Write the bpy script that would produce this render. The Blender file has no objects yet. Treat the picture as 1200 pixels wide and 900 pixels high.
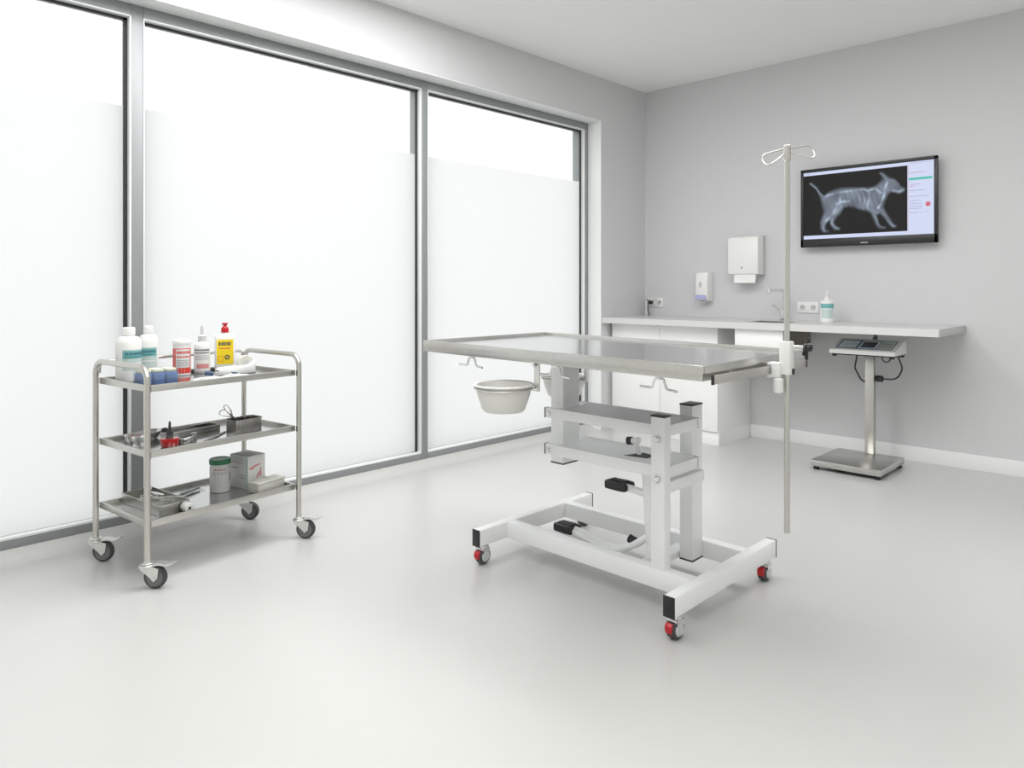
import bpy, bmesh, math, random
from mathutils import Matrix, Vector
random.seed(7)
R = math.radians
sc = bpy.context.scene
col = sc.collection

# ------------------------------------------------------------------ materials
def mat(name, rgb, rough=0.5, metal=0.0, var=0.0, scale=20.0, stretch=None, bump=0.0, coat=0.0, spec=0.5, rvar=0.0):
    m = bpy.data.materials.new(name); m.use_nodes = True
    nt = m.node_tree; b = nt.nodes['Principled BSDF']
    b.inputs['Base Color'].default_value = (*rgb, 1)
    b.inputs['Roughness'].default_value = rough
    b.inputs['Metallic'].default_value = metal
    b.inputs['Specular IOR Level'].default_value = spec
    b.inputs['Coat Weight'].default_value = coat
    b.inputs['Coat Roughness'].default_value = 0.12
    tc = nt.nodes.new('ShaderNodeTexCoord'); mp = nt.nodes.new('ShaderNodeMapping')
    nz = nt.nodes.new('ShaderNodeTexNoise'); nz.inputs['Scale'].default_value = scale
    nz.inputs['Detail'].default_value = 4
    if stretch: mp.inputs['Scale'].default_value = stretch
    nt.links.new(tc.outputs['Object'], mp.inputs['Vector']); nt.links.new(mp.outputs['Vector'], nz.inputs['Vector'])
    if var:
        rp = nt.nodes.new('ShaderNodeMapRange')
        rp.inputs['To Min'].default_value = 1 - var; rp.inputs['To Max'].default_value = 1 + var
        nt.links.new(nz.outputs['Fac'], rp.inputs['Value'])
        mx = nt.nodes.new('ShaderNodeVectorMath'); mx.operation = 'SCALE'
        mx.inputs[0].default_value = rgb
        nt.links.new(rp.outputs['Result'], mx.inputs['Scale'])
        nt.links.new(mx.outputs['Vector'], b.inputs['Base Color'])
    if rvar:
        rr = nt.nodes.new('ShaderNodeMapRange')
        rr.inputs['To Min'].default_value = max(0, rough - rvar); rr.inputs['To Max'].default_value = rough + rvar
        nt.links.new(nz.outputs['Fac'], rr.inputs['Value']); nt.links.new(rr.outputs['Result'], b.inputs['Roughness'])
    if bump:
        bp = nt.nodes.new('ShaderNodeBump'); bp.inputs['Strength'].default_value = bump
        bp.inputs['Distance'].default_value = 0.002
        nt.links.new(nz.outputs['Fac'], bp.inputs['Height']); nt.links.new(bp.outputs['Normal'], b.inputs['Normal'])
    return m

def mat_emit(name, rgb, s=1.0, attr=None):
    m = bpy.data.materials.new(name); m.use_nodes = True
    nt = m.node_tree; b = nt.nodes['Principled BSDF']
    b.inputs['Base Color'].default_value = (0.004, 0.004, 0.004, 1); b.inputs['Roughness'].default_value = 0.5; b.inputs['Specular IOR Level'].default_value = 0.15
    b.inputs['Emission Color'].default_value = (*rgb, 1); b.inputs['Emission Strength'].default_value = s
    if attr:
        a = nt.nodes.new('ShaderNodeAttribute'); a.attribute_name = attr
        nt.links.new(a.outputs['Color'], b.inputs['Emission Color'])
    return m

def mat_clear(name, rgb, gloss=0.1, rough=0.05, body=0.0, bodyrgb=(0.8, 0.8, 0.8)):
    m = bpy.data.materials.new(name); m.use_nodes = True
    nt = m.node_tree; nt.nodes.clear()
    out = nt.nodes.new('ShaderNodeOutputMaterial')
    tr = nt.nodes.new('ShaderNodeBsdfTransparent'); tr.inputs['Color'].default_value = (*rgb, 1)
    gl = nt.nodes.new('ShaderNodeBsdfGlossy'); gl.inputs['Roughness'].default_value = rough
    mx = nt.nodes.new('ShaderNodeMixShader'); mx.inputs['Fac'].default_value = gloss
    nt.links.new(tr.outputs[0], mx.inputs[1]); nt.links.new(gl.outputs[0], mx.inputs[2])
    last = mx
    if body:
        df = nt.nodes.new('ShaderNodeBsdfDiffuse'); df.inputs['Color'].default_value = (*bodyrgb, 1)
        m2 = nt.nodes.new('ShaderNodeMixShader'); m2.inputs['Fac'].default_value = body
        nt.links.new(mx.outputs[0], m2.inputs[1]); nt.links.new(df.outputs[0], m2.inputs[2]); last = m2
    nt.links.new(last.outputs[0], out.inputs['Surface'])
    return m

def mat_film(name, rgb):
    m = bpy.data.materials.new(name); m.use_nodes = True
    nt = m.node_tree; nt.nodes.clear()
    out = nt.nodes.new('ShaderNodeOutputMaterial')
    t = nt.nodes.new('ShaderNodeBsdfTranslucent'); t.inputs['Color'].default_value = (*rgb, 1)
    d = nt.nodes.new('ShaderNodeBsdfDiffuse'); d.inputs['Color'].default_value = (0.8, 0.8, 0.8, 1)
    mx = nt.nodes.new('ShaderNodeMixShader'); mx.inputs['Fac'].default_value = 0.12
    nt.links.new(t.outputs[0], mx.inputs[1]); nt.links.new(d.outputs[0], mx.inputs[2])
    nt.links.new(mx.outputs[0], out.inputs['Surface'])
    return m

M = {}
M['floor'] = mat('resin floor', (0.555, 0.552, 0.542), 0.29, var=0.012, scale=9)
M['wall'] = mat('grey wall paint', (0.61, 0.61, 0.625), 0.85, var=0.015, scale=12)
M['ceil'] = mat('ceiling paint', (0.88, 0.88, 0.86), 0.9, var=0.01, scale=10)
M['white'] = mat('white lacquer', (0.90, 0.91, 0.915), 0.35, var=0.01)
M['cabwhite'] = mat('white laminate', (0.89, 0.89, 0.885), 0.4, var=0.01)
M['skirt'] = mat('white skirting', (0.82, 0.83, 0.83), 0.45, var=0.01)
M['alu'] = mat('grey anodised frame', (0.285, 0.297, 0.305), 0.45, metal=0.25, var=0.02)
M['bead'] = mat('pale glazing bead', (0.78, 0.79, 0.79), 0.4, var=0.01)
M['gasket'] = mat('black gasket', (0.03, 0.032, 0.034), 0.6, var=0.05)
M['counter'] = mat('pale grey worktop', (0.62, 0.62, 0.615), 0.35, var=0.03, scale=60)
M['steel'] = mat('brushed steel', (0.60, 0.595, 0.57), 0.26, metal=1.0, var=0.04, scale=60, stretch=(1, 12, 12), rvar=0.05)
M['steeltop'] = mat('polished steel sheet', (0.62, 0.63, 0.64), 0.16, metal=1.0, var=0.02, scale=30, stretch=(1, 10, 1), rvar=0.03)
M['tube'] = mat('satin steel tube', (0.60, 0.585, 0.55), 0.28, metal=1.0, var=0.02)
M['rim'] = mat('steel tray edge', (0.58, 0.57, 0.54), 0.34, metal=1.0, var=0.03, scale=50)
M['pole'] = mat('grey steel pole', (0.58, 0.575, 0.54), 0.3, metal=1.0, var=0.02)
M['chrome'] = mat('chrome', (0.75, 0.75, 0.75), 0.12, metal=1.0, var=0.01)
M['zinc'] = mat('zinc plated steel', (0.72, 0.72, 0.70), 0.35, metal=0.85, var=0.04, scale=40)
M['darksteel'] = mat('instrument steel', (0.42, 0.41, 0.39), 0.25, metal=1.0, var=0.1, scale=50)
M['rubber'] = mat('grey rubber', (0.06, 0.061, 0.063), 0.6, var=0.08, scale=40)
M['wheelgrey'] = mat('grey wheel core', (0.16, 0.16, 0.165), 0.5, var=0.05)
M['hub'] = mat('pale grey plastic hub', (0.55, 0.57, 0.58), 0.4, var=0.03)
M['black'] = mat('black plastic', (0.014, 0.014, 0.015), 0.4, var=0.1, scale=60)
M['red'] = mat('red plastic', (0.50, 0.012, 0.02), 0.35, var=0.04)
M['bowl'] = mat('ivory plastic', (0.72, 0.715, 0.685), 0.4, var=0.015)
M['plastic'] = mat('white plastic', (0.80, 0.80, 0.79), 0.38, var=0.01)
M['greyplastic'] = mat('pale grey plastic', (0.55, 0.55, 0.55), 0.45, var=0.02)
M['teal'] = mat('teal print', (0.16, 0.42, 0.42), 0.5, var=0.08, scale=90)
M['tealdark'] = mat('dark teal print', (0.03, 0.14, 0.20), 0.5, var=0.05)
M['paleteal'] = mat('pale teal label', (0.52, 0.62, 0.60), 0.5, var=0.04)
M['label'] = mat('white label paper', (0.76, 0.76, 0.75), 0.6, var=0.02)
M['redlabel'] = mat('red label', (0.68, 0.06, 0.045), 0.5, var=0.05)
M['pinklabel'] = mat('faded red print', (0.66, 0.27, 0.27), 0.5, var=0.05)
M['yellow'] = mat('yellow label', (0.83, 0.62, 0.01), 0.45, var=0.03)
M['ink'] = mat('dark ink', (0.06, 0.06, 0.065), 0.6, var=0.05)
M['greyink'] = mat('grey ink', (0.32, 0.32, 0.32), 0.6, var=0.05)
M['bluepack'] = mat('blue folded packs', (0.07, 0.19, 0.50), 0.5, var=0.45, scale=120)
M['cream'] = mat('cream cotton', (0.74, 0.74, 0.58), 0.8, var=0.1, scale=80, bump=0.4)
M['navy'] = mat('navy plastic', (0.02, 0.055, 0.12), 0.4, var=0.05)
M['green'] = mat('green lid plastic', (0.03, 0.20, 0.085), 0.4, var=0.03)
M['clear'] = mat_clear('clear plastic', (0.95, 0.96, 0.96), 0.06, 0.1, 0.04, (0.85, 0.87, 0.88))
M['frostplastic'] = mat_clear('milky plastic', (0.9, 0.9, 0.87), 0.06, 0.25, 0.62, (0.80, 0.80, 0.74))
M['redglass'] = mat('red translucent cup', (0.62, 0.015, 0.015), 0.2, var=0.1, coat=0.5)
M['paper'] = mat('white paper towel', (0.84, 0.84, 0.83), 0.8, var=0.01)
M['lilac'] = mat('lilac soap window', (0.42, 0.43, 0.68), 0.3, var=0.03)
M['palegrey'] = mat('pale window', (0.55, 0.53, 0.56), 0.3, var=0.03)
M['socket'] = mat('white socket plate', (0.78, 0.78, 0.78), 0.35, var=0.01)
M['shadebrown'] = mat('shade toned panel', (0.17, 0.155, 0.13), 0.5, var=0.1, scale=8, stretch=(1, 1, 10))  # deep shade under the worktop, painted into the panel colour as brown
M['bluepanel'] = mat('blue keypad foil', (0.10, 0.17, 0.25), 0.35, var=0.04)
M['paleblue'] = mat('pale blue foil', (0.62, 0.68, 0.72), 0.4, var=0.04)
M['greenpale'] = mat('pale green keypad', (0.52, 0.58, 0.53), 0.45, var=0.06)
M['lcd'] = mat('dark display', (0.012, 0.016, 0.03), 0.15, var=0.05)
M['tvblack'] = mat('black television shell', (0.011, 0.011, 0.012), 0.38, var=0.05)
M['ground'] = mat('pale paving outside', (0.6, 0.6, 0.6), 0.9, var=0.08, scale=3)
M['glass'] = mat_clear('window glass', (0.985, 0.995, 0.99), 0.05, 0.02)
M['film'] = mat_film('frosted film', (0.925, 0.928, 0.928))
M['xray'] = mat_emit('x ray picture', (1, 1, 1), 1.0, 'tone')
M['scrbg'] = mat_emit('screen black', (0.012, 0.011, 0.011), 1.0)
M['scrui'] = mat_emit('screen pale window', (0.62, 0.67, 0.86), 1.0)
M['scrgreen'] = mat_emit('screen green band', (0.10, 0.52, 0.42), 1.0)
M['scrred'] = mat_emit('screen red mark', (0.62, 0.10, 0.13), 1.0)
M['scrtext'] = mat_emit('screen grey text', (0.30, 0.30, 0.42), 1.0)
M['scrtextred'] = mat_emit('screen rosy text', (0.52, 0.26, 0.36), 1.0)

# ------------------------------------------------------------------ mesh helper
class MB:
    def __init__(s, inv=None):
        s.v = []; s.f = []; s.fm = []; s.mats = []; s.cur = 0; s.X = inv or Matrix(); s.tone = None
    def use(s, m):
        m = M[m] if isinstance(m, str) else m
        if m not in s.mats: s.mats.append(m)
        s.cur = s.mats.index(m); return s
    def add(s, vs, fs, X=None):
        o = len(s.v); T = s.X @ X if X is not None else s.X
        s.v += [T @ Vector(p) for p in vs]
        for f in fs: s.f.append([o + i for i in f]); s.fm.append(s.cur)
        return s
    def addbm(s, bm, X=None):
        bm.verts.index_update()
        s.add([v.co.copy() for v in bm.verts], [[v.index for v in f.verts] for f in bm.faces], X); bm.free(); return s
    def box(s, x0, x1, y0, y1, z0, z1, bev=0.0, X=None, seg=2):
        bm = bmesh.new(); bmesh.ops.create_cube(bm, size=1)
        for v in bm.verts:
            v.co = Vector(((x0 + x1) / 2 + v.co.x * (x1 - x0), (y0 + y1) / 2 + v.co.y * (y1 - y0), (z0 + z1) / 2 + v.co.z * (z1 - z0)))
        if bev: bmesh.ops.bevel(bm, geom=bm.edges[:], offset=bev, segments=seg, profile=0.5, affect='EDGES')
        return s.addbm(bm, X)
    def lathe(s, prof, c=(0, 0, 0), seg=36, axis='z', sx=1.0, sy=1.0, X=None, a0=0, a1=360):
        full = abs(a1 - a0) >= 360; n = seg if full else seg + 1
        vs = []
        for (r, z) in prof:
            for k in range(n):
                a = R(a0 + (a1 - a0) * k / seg); p = (r * math.cos(a) * sx, r * math.sin(a) * sy, z)
                if axis == 'x': p = (p[2], p[0], p[1])
                if axis == 'y': p = (p[1], p[2], p[0])
                vs.append((c[0] + p[0], c[1] + p[1], c[2] + p[2]))
        fs = []
        for i in range(len(prof) - 1):
            for k in range(seg):
                k2 = (k + 1) % n
                a, b, d, e = i * n + k, i * n + k2, (i + 1) * n + k2, (i + 1) * n + k
                if prof[i][0] < 1e-7: fs.append([a, d, e])
                elif prof[i + 1][0] < 1e-7: fs.append([a, b, d])
                else: fs.append([a, b, d, e])
        return s.add(vs, fs, X)
    def cyl(s, r, z0, z1, c=(0, 0, 0), axis='z', seg=24, bev=0.0, X=None, r2=None):
        r2 = r if r2 is None else r2; b = bev
        p = [(0, z0), (r - b, z0), (r, z0 + b), (r2, z1 - b), (r2 - b, z1), (0, z1)] if b else [(0, z0), (r, z0), (r2, z1), (0, z1)]
        return s.lathe(p, c, seg, axis, X=X)
    def tube(s, path, r, seg=12, fil=0.0, closed=False, X=None, caps=True):
        P = [Vector(p) for p in path]
        if fil:
            Q = []
            n = len(P)
            for i, p in enumerate(P):
                if not closed and i in (0, n - 1): Q.append(p); continue
                a = P[i - 1] - p; b = P[(i + 1) % n] - p
                la, lb = a.length, b.length; a.normalize(); b.normalize()
                ang = a.angle(b)
                if ang > math.pi - 0.05: Q.append(p); continue
                d = min(fil / math.tan(ang / 2), la * 0.49, lb * 0.49); rr = d * math.tan(ang / 2)
                bis = (a + b).normalized(); cc = p + bis * (rr / math.sin(ang / 2))
                v0 = p + a * d - cc; v1 = p + b * d - cc; tot = v0.angle(v1)
                ns = max(3, int(tot / 0.22))
                for k in range(ns + 1):
                    t = k / ns
                    Q.append(cc + (v0 * math.sin((1 - t) * tot) + v1 * math.sin(t * tot)) / math.sin(tot))
            P = Q
        n = len(P); vs = []; fs = []; up = None
        for i in range(n):
            if closed: t = (P[(i + 1) % n] - P[i - 1])
            else: t = P[min(i + 1, n - 1)] - P[max(i - 1, 0)]
            t.normalize()
            if up is None:
                up = Vector((0, 0, 1)) if abs(t.z) < 0.9 else Vector((1, 0, 0))
            sd = t.cross(up)
            if sd.length < 1e-6: sd = t.cross(Vector((0, 1, 0.3)))
            sd.normalize(); up = sd.cross(t).normalized()
            for k in range(seg):
                a = 2 * math.pi * k / seg
                vs.append(P[i] + (sd * math.cos(a) + up * math.sin(a)) * r)
        for i in range(n if closed else n - 1):
            j = (i + 1) % n
            for k in range(seg):
                k2 = (k + 1) % seg
                fs.append([i * seg + k, i * seg + k2, j * seg + k2, j * seg + k])
        if not closed and caps:
            fs.append(list(range(seg))[::-1]); fs.append([(n - 1) * seg + k for k in range(seg)])
        return s.add(vs, fs, X)
    def prism(s, poly, h0, h1, axis='z', bev=0.0, X=None):
        # poly: 2-D outline; axis = extrusion direction; (a,b)->axis z:(x,y)  y:(x,z)  x:(y,z)
        def mp(a, b, h): return {'z': (a, b, h), 'y': (a, h, b), 'x': (h, a, b)}[axis]
        bm = bmesh.new(); n = len(poly)
        lo = [bm.verts.new(mp(a, b, h0)) for a, b in poly]; hi = [bm.verts.new(mp(a, b, h1)) for a, b in poly]
        bm.faces.new(lo[::-1]); bm.faces.new(hi)
        for i in range(n): bm.faces.new([lo[i], lo[(i + 1) % n], hi[(i + 1) % n], hi[i]])
        bmesh.ops.recalc_face_normals(bm, faces=bm.faces[:])
        if bev: bmesh.ops.bevel(bm, geom=[e for e in bm.edges if not all(len(f.verts) == 4 for f in e.link_faces)], offset=bev, segments=2, profile=0.5, affect='EDGES')
        return s.addbm(bm, X)
    def patch(s, r, z0, z1, a0, a1, c=(0, 0, 0), seg=10, X=None):
        return s.lathe([(r, z0), (r, z1)], c, seg, 'z', X=X, a0=a0, a1=a1)
    def build(s, name, parent=None, m=None, loc=None, rz=0.0, smooth=35, **props):
        me = bpy.data.meshes.new(name)
        me.from_pydata([tuple(v) for v in s.v], [], s.f)
        mats = s.mats or [M[m] if isinstance(m, str) else m]
        for q in mats: me.materials.append(q)
        me.polygons.foreach_set('material_index', s.fm if s.mats else [0] * len(s.f))
        bm = bmesh.new(); bm.from_mesh(me)
        bmesh.ops.recalc_face_normals(bm, faces=bm.faces[:]); bm.to_mesh(me); bm.free()
        if smooth:
            me.polygons.foreach_set('use_smooth', [True] * len(me.polygons)); me.set_sharp_from_angle(angle=R(smooth))
        me.update()
        o = bpy.data.objects.new(name, me); col.objects.link(o)
        if parent is not None: o.parent = parent
        if loc: o.location = loc
        if rz: o.rotation_euler = (0, 0, rz)
        for k, v in props.items(): o[k] = v
        return o

def thing(name, label, cat, loc=(0, 0, 0), rz=0.0, group=None, kind=None):
    o = bpy.data.objects.new(name, None); col.objects.link(o)
    o.empty_display_size = 0.05
    o.location = loc; o.rotation_euler = (0, 0, rz); o['label'] = label; o['category'] = cat
    if group: o['group'] = group
    if kind: o['kind'] = kind
    return o
def tag(o, label, cat, group=None, kind=None):
    o['label'] = label; o['category'] = cat
    if group: o['group'] = group
    if kind: o['kind'] = kind
    return o
def inv(loc, rz=0.0):
    return (Matrix.Translation(loc) @ Matrix.Rotation(rz, 4, 'Z')).inverted()
def copy_tree(o, parent=None):
    c = o.copy(); col.objects.link(c); c.parent = parent
    for ch in list(o.children): copy_tree(ch, c)
    return c
def rot(axis, deg, at=(0, 0, 0)):
    return Matrix.Translation(at) @ Matrix.Rotation(R(deg), 4, axis)

# ------------------------------------------------------------------ the room
RX, RY, RZ = 5.2, -7.6, 2.842
def struct(name, mb, label, cat, m=None):
    o = mb.build(name, None, m, smooth=30); return tag(o, label, cat, kind='structure')
struct('floor', MB().use('floor').box(0, RX, RY, 0, -0.12, 0), 'pale grey seamless resin floor of the room', 'floor')
struct('ceiling', MB().use('ceil').box(-0.3, RX + 0.12, RY - 0.12, 0.12, RZ, RZ + 0.15), 'white ceiling over the grey walls', 'ceiling')
struct('wall_back', MB().use('wall').box(-0.3, RX + 0.12, 0, 0.12, -0.12, RZ), 'light grey painted wall behind the worktop and television', 'wall')
struct('wall_right', MB().use('ceil').box(RX, RX + 0.12, RY, 0, -0.12, RZ), 'white side wall facing the windows', 'wall')
struct('wall_front', MB().use('ceil').box(-0.3, RX + 0.12, RY - 0.12, RY, -0.12, RZ), 'white wall opposite the worktop wall', 'wall')
wl = MB().use('wall').box(-0.3, 0, -0.628, 0, -0.12, RZ).box(-0.3, 0, RY, -0.628, 2.497, RZ).box(-0.3, -0.13, RY, -0.628, -0.12, 0.0)
struct('wall_left', wl, 'grey painted wall around the tall windows', 'wall')
struct('trim_1', MB().use('floor').prism([(0.0, -0.002), (-0.13, -0.12)] + [(-0.13 * (1 - k / 10), 0.0005 + 0.0355 * (1 - k / 10) ** 2.2) for k in range(11)], RY, -0.632, 'y'),
       'low sill ramp under the tall windows', 'window sill')
struct('trim_2', MB().use('skirt').box(-0.13, 0.001, RY, -0.632, 2.493, 2.498), 'white soffit lining above the tall windows', 'window lining')
struct('trim_3', MB().use('skirt').box(-0.13, 0.001, -0.632, -0.627, 0.0, 2.493), 'white jamb lining beside the last window', 'window lining')
struct('baseboard_back', MB().use('skirt').box(0.972, RX, -0.014, -0.0005, 0, 0.097, 0.002), 'white skirting board along the back wall', 'skirting board')
struct('baseboard_right', MB().use('skirt').box(RX - 0.014, RX - 0.0005, RY, -0.014, 0, 0.097, 0.002), 'white skirting board along the side wall', 'skirting board')

# windows: bays between mullions (y ranges of the openings)
XF, XG = -0.13, -0.168
bays = [(-7.55, -5.85, 'tall window nearest the camera end of the room'), (-5.79, -4.107, 'tall window bay behind the steel trolley'),
        (-4.05, -2.365, 'wide middle window between the two grey mullions'), (-2.31, -0.678, 'window bay behind the exam table, next to the back wall')]
for i, (y0, y1, lab) in enumerate(bays):
    w = thing('window_%d' % (i + 1), lab, 'window', (XF, (y0 + y1) / 2, 0), kind='structure')
    I = inv((XF, (y0 + y1) / 2, 0))
    mr = y1 + (0.055 if i < 3 else 0.046)      # the upright on the far side of the bay belongs to it
    fr = MB(I).use('alu')
    fr.box(-0.25, XF, y1, mr, 0.036, 2.493, 0.002)
    fr.box(-0.25, XF, y0, y1, 0.036, 0.078, 0.002)
    fr.box(-0.25, XF, y0, y1, 2.438, 2.493, 0.002)
    if i == 0: fr.box(-0.25, XF, RY, y0, 0.036, 2.493, 0.002)
    fr.build('window_frame', w)
    bd = MB(I).use('bead')
    bd.box(XG + 0.004, XF + 0.0015, y1 - 0.005, y1 + 0.003, 0.078, 2.438, 0.001)
    bd.box(XG + 0.004, XF + 0.0015, y0 - 0.001, y0 + 0.005, 0.078, 2.438, 0.001)
    bd.box(XG + 0.004, XF + 0.0015, y0, y1, 0.076, 0.086, 0.001)
    bd.box(XG + 0.004, XF + 0.0015, y0, y1, 2.432, 2.440, 0.001)
    bd.build('glazing_bead', w)
    gk = MB(I).use('gasket')
    gk.box(XG, XG + 0.006, y1 - 0.022, y1, 0.08, 2.436).box(XG, XG + 0.006, y0, y0 + 0.010, 0.08, 2.436)
    gk.box(XG, XG + 0.006, y0, y1, 2.419, 2.436)
    gk.build('gasket', w)
    MB(I).use('glass').box(XG - 0.010, XG - 0.002, y0 - 0.004, y1 + 0.004, 0.076, 2.442).build('glass_pane', w)
    MB(I).use('film').add([(XG - 0.0008, y0 + 0.003, 0.088), (XG - 0.0008, y1 - 0.012, 0.088), (XG - 0.0008, y1 - 0.012, 2.014), (XG - 0.0008, y0 + 0.003, 2.014)], [[0, 1, 2, 3]]).build('frosted_film', w)
tag(MB().use('ground').box(-40, -0.3, -40, 30, -0.3, -0.12).build('ground_outside'), 'pale paving outside the windows', 'ground', kind='structure')

# ------------------------------------------------------------------ worktop, cabinets
wt = thing('worktop', 'long pale grey worktop along the back wall with inset steel sink', 'worktop', (1.2, -0.31, 0.864))
I = inv((1.2, -0.31, 0.864))
WX0, WX1, SY0, SY1, SX0, SX1 = 0.001, 2.405, -0.50, -0.20, 1.16, 1.452
slab = MB(I).use('counter')
xs, ys = [WX0, SX0, SX1, WX1], [-0.62, SY0, SY1, -0.001]
vs = [(x, y, z) for z in (0.864, 0.909) for y in ys for x in xs]
fs = []
for zi in (0, 1):
    for j in range(3):
        for i in range(3):
            if i == 1 and j == 1: continue
            a = zi * 16 + j * 4 + i; q = [a, a + 1, a + 5, a + 4]; fs.append(q if zi else q[::-1])
def side(a, b): fs.append([a, b, b + 16, a + 16])
for i in range(3): side(i, i + 1); side(12 + i + 1, 12 + i)
for j in range(3): side(j * 4 + 3, j * 4 + 7); side(j * 4 + 4, j * 4)
side(6, 5); side(5, 9); side(9, 10); side(10, 6)
slab.add(vs, fs); slab.build('worktop_slab', wt, smooth=0)
sk = MB(I).use('steel')
sk.box(SX0, SX0 + 0.004, SY0, SY1, 0.765, 0.905).box(SX1 - 0.004, SX1, SY0, SY1, 0.765, 0.905)
sk.box(SX0, SX1, SY0, SY0 + 0.004, 0.765, 0.905).box(SX0, SX1, SY1 - 0.004, SY1, 0.765, 0.905).box(SX0, SX1, SY0, SY1, 0.762, 0.767)
sk.cyl(0.03, 0.767, 0.770, (1.306, -0.35, 0)); sk.build('sink_basin', wt, label='steel sink basin')
MB(I).use('greyplastic').box(2.405, 2.411, -0.62, -0.001, 0.864, 0.909, 0.001).build('end_edging', wt)

def cabinet(x0, x1, label, last):
    c = thing('base_cabinet', label, 'cabinet', ((x0 + x1) / 2, -0.26, 0), group='white base cabinets under the worktop')
    I = inv(((x0 + x1) / 2, -0.26, 0))
    MB(I).use('cabwhite').box(x0, x1, -0.50, -0.002, 0.095, 0.862, 0.001).build('body', c)
    pl = MB(I).use('cabwhite').box(x0, x1, -0.505, -0.44, 0.0, 0.094, 0.001)
    if last: pl.box(x1 - 0.018, x1, -0.44, -0.002, 0.0, 0.095)
    pl.build('plinth', c)
    d = MB(I).use('cabwhite').box(x0 + 0.0015, x1 - 0.0015, -0.52, -0.501, 0.100, 0.857, 0.0015).build('door', c)
    MB(I).use('zinc').box(x1 - 0.065, x1 - 0.025, -0.526, -0.5195, 0.847, 0.858, 0.001).box(x1 - 0.065, x1 - 0.025, -0.526, -0.51, 0.8565, 0.8585).build('handle', d, label='small steel edge pull')
cabinet(0.03, 0.480, 'white base cabinet in the corner under the worktop, beside the window wall', False)
cabinet(0.481, 0.969, 'white base cabinet at the open end of the row, its bare side panel showing', True)
fl = tag(MB().use('greyplastic').box(0.002, 0.029, -0.49, -0.002, 0.0, 0.863).build('filler_panel'), 'narrow grey filler strip between corner cabinet and window wall', 'filler panel')
I = inv((1.2, -0.31, 0.864))
MB(I).use('cabwhite').box(1.135, 1.478, -0.585, -0.567, 0.735, 0.8635, 0.0015).build('sink_apron', wt, label='white sink apron under the worktop')
hs = MB(I).use('shadebrown').box(1.46, 1.478, -0.566, -0.12, 0.735, 0.863).box(1.135, 1.153, -0.566, -0.12, 0.735, 0.863).box(1.153, 1.46, -0.566, -0.12, 0.735, 0.747)
hs.build('side_panel', wt, label='side panel with deep shade painted in as dark brown')

# ------------------------------------------------------------------ taps, sockets, dispensers
t = thing('tap', 'tall chrome swivel tap with side lever behind the sink', 'tap', (1.275, -0.12, 0.909))
m = MB().use('chrome')
m.cyl(0.024, 0, 0.008, bev=0.002).cyl(0.017, 0.008, 0.085, bev=0.003).tube([(0, 0, 0.08), (0, 0, 0.222), (-0.02, -0.17, 0.222)], 0.0085, fil=0.012)
m.build('tap_body', t)
MB().use('chrome').cyl(0.0125, -0.030, 0.016, (-0.021, -0.178, 0.225), bev=0.002).build('spout_tip', t)
m = MB().use('chrome').tube([(-0.012, -0.008, 0.072), (-0.035, -0.035, 0.098), (-0.058, -0.05, 0.115)], 0.0055).build('lever', t)
t = thing('tap', 'slim small chrome tap in the corner beside the double socket', 'tap', (0.075, -0.10, 0.909))
MB().use('chrome').cyl(0.016, 0, 0.006).cyl(0.0095, 0.006, 0.145, bev=0.002).build('tap_body', t)
MB().use('darksteel').tube([(0, 0, 0.135), (0.05, 0.005, 0.132), (0.09, 0.03, 0.142)], 0.007, fil=0.02).build('spout', t, label='short dark spout')

def socket(x0, x1, z0, z1, label, plug):
    c = ((x0 + x1) / 2, 0, (z0 + z1) / 2)
    t = thing('wall_socket', label, 'socket', c, group='double wall sockets above the worktop')
    w, h = (x1 - x0) / 2, (z1 - z0) / 2
    MB().use('socket').box(-w, w, -0.010, -0.0005, -h, h, 0.003).build('socket_plate', t)
    for k in (-1, 1):
        m = MB().use('greyplastic').lathe([(0, -0.0112), (0.019, -0.0112), (0.021, -0.0095)], (k * w / 2, 0, 0), 24, 'y')
        m.use('ink')
        m.cyl(0.0035, -0.0125, -0.0105, (k * w / 2 - 0.008, 0, 0.003), 'y', 10).cyl(0.0035, -0.0125, -0.0105, (k * w / 2 + 0.008, 0, 0.003), 'y', 10)
        m.build('socket_outlet', t)
socket(0.035, 0.189, 0.983, 1.063, 'double wall socket in the corner with a black plug in it', True)
socket(1.335, 1.492, 0.965, 1.045, 'double wall socket beside the pump bottle, nothing plugged in', False)
pg = MB().use('black').cyl(0.018, -0.045, -0.012, (0.075, 0, 1.026), 'y', 20, 0.003).tube([(0.075, -0.04, 1.026), (0.075, -0.065, 1.02), (0.07, -0.06, 0.96), (0.062, -0.03, 0.9105)], 0.0035, fil=0.02)
tag(pg.build('plug'), 'black mains plug with its lead in the corner socket', 'plug')

t = thing('towel_dispenser', 'white paper towel dispenser box on the back wall', 'towel dispenser', (0.9615, 0, 1.25))
bm_ = MB().use('plastic')
prof = [(-0.001, 0.0), (-0.001, 0.296), (-0.085, 0.296), (-0.112, 0.283), (-0.121, 0.262), (-0.121, 0.018), (-0.116, 0.004), (-0.10, 0.0)]
bm_.prism(prof, -0.122, 0.122, 'x', 0.005); bm_.build('housing', t)
MB().use('greyplastic').prism([(-0.0005, -0.001), (-0.0005, 0.297), (-0.030, 0.297), (-0.030, -0.004)], -0.1235, 0.1235, 'x', 0.002).build('back_plate', t)
m = MB().use('greyplastic').cyl(0.006, -0.1225, -0.120, (-0.008, 0, 0.052), 'y', 16).use('ink').box(-0.0105, -0.0055, -0.1235, -0.1205, 0.043, 0.062, 0.0008)
m.build('level_window', t)
m = MB().use('paper').prism([(-0.078, 0.02), (-0.104, 0.02), (-0.112, -0.064), (-0.107, -0.066), (-0.085, -0.02)], -0.075, 0.095, 'x')
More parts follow.
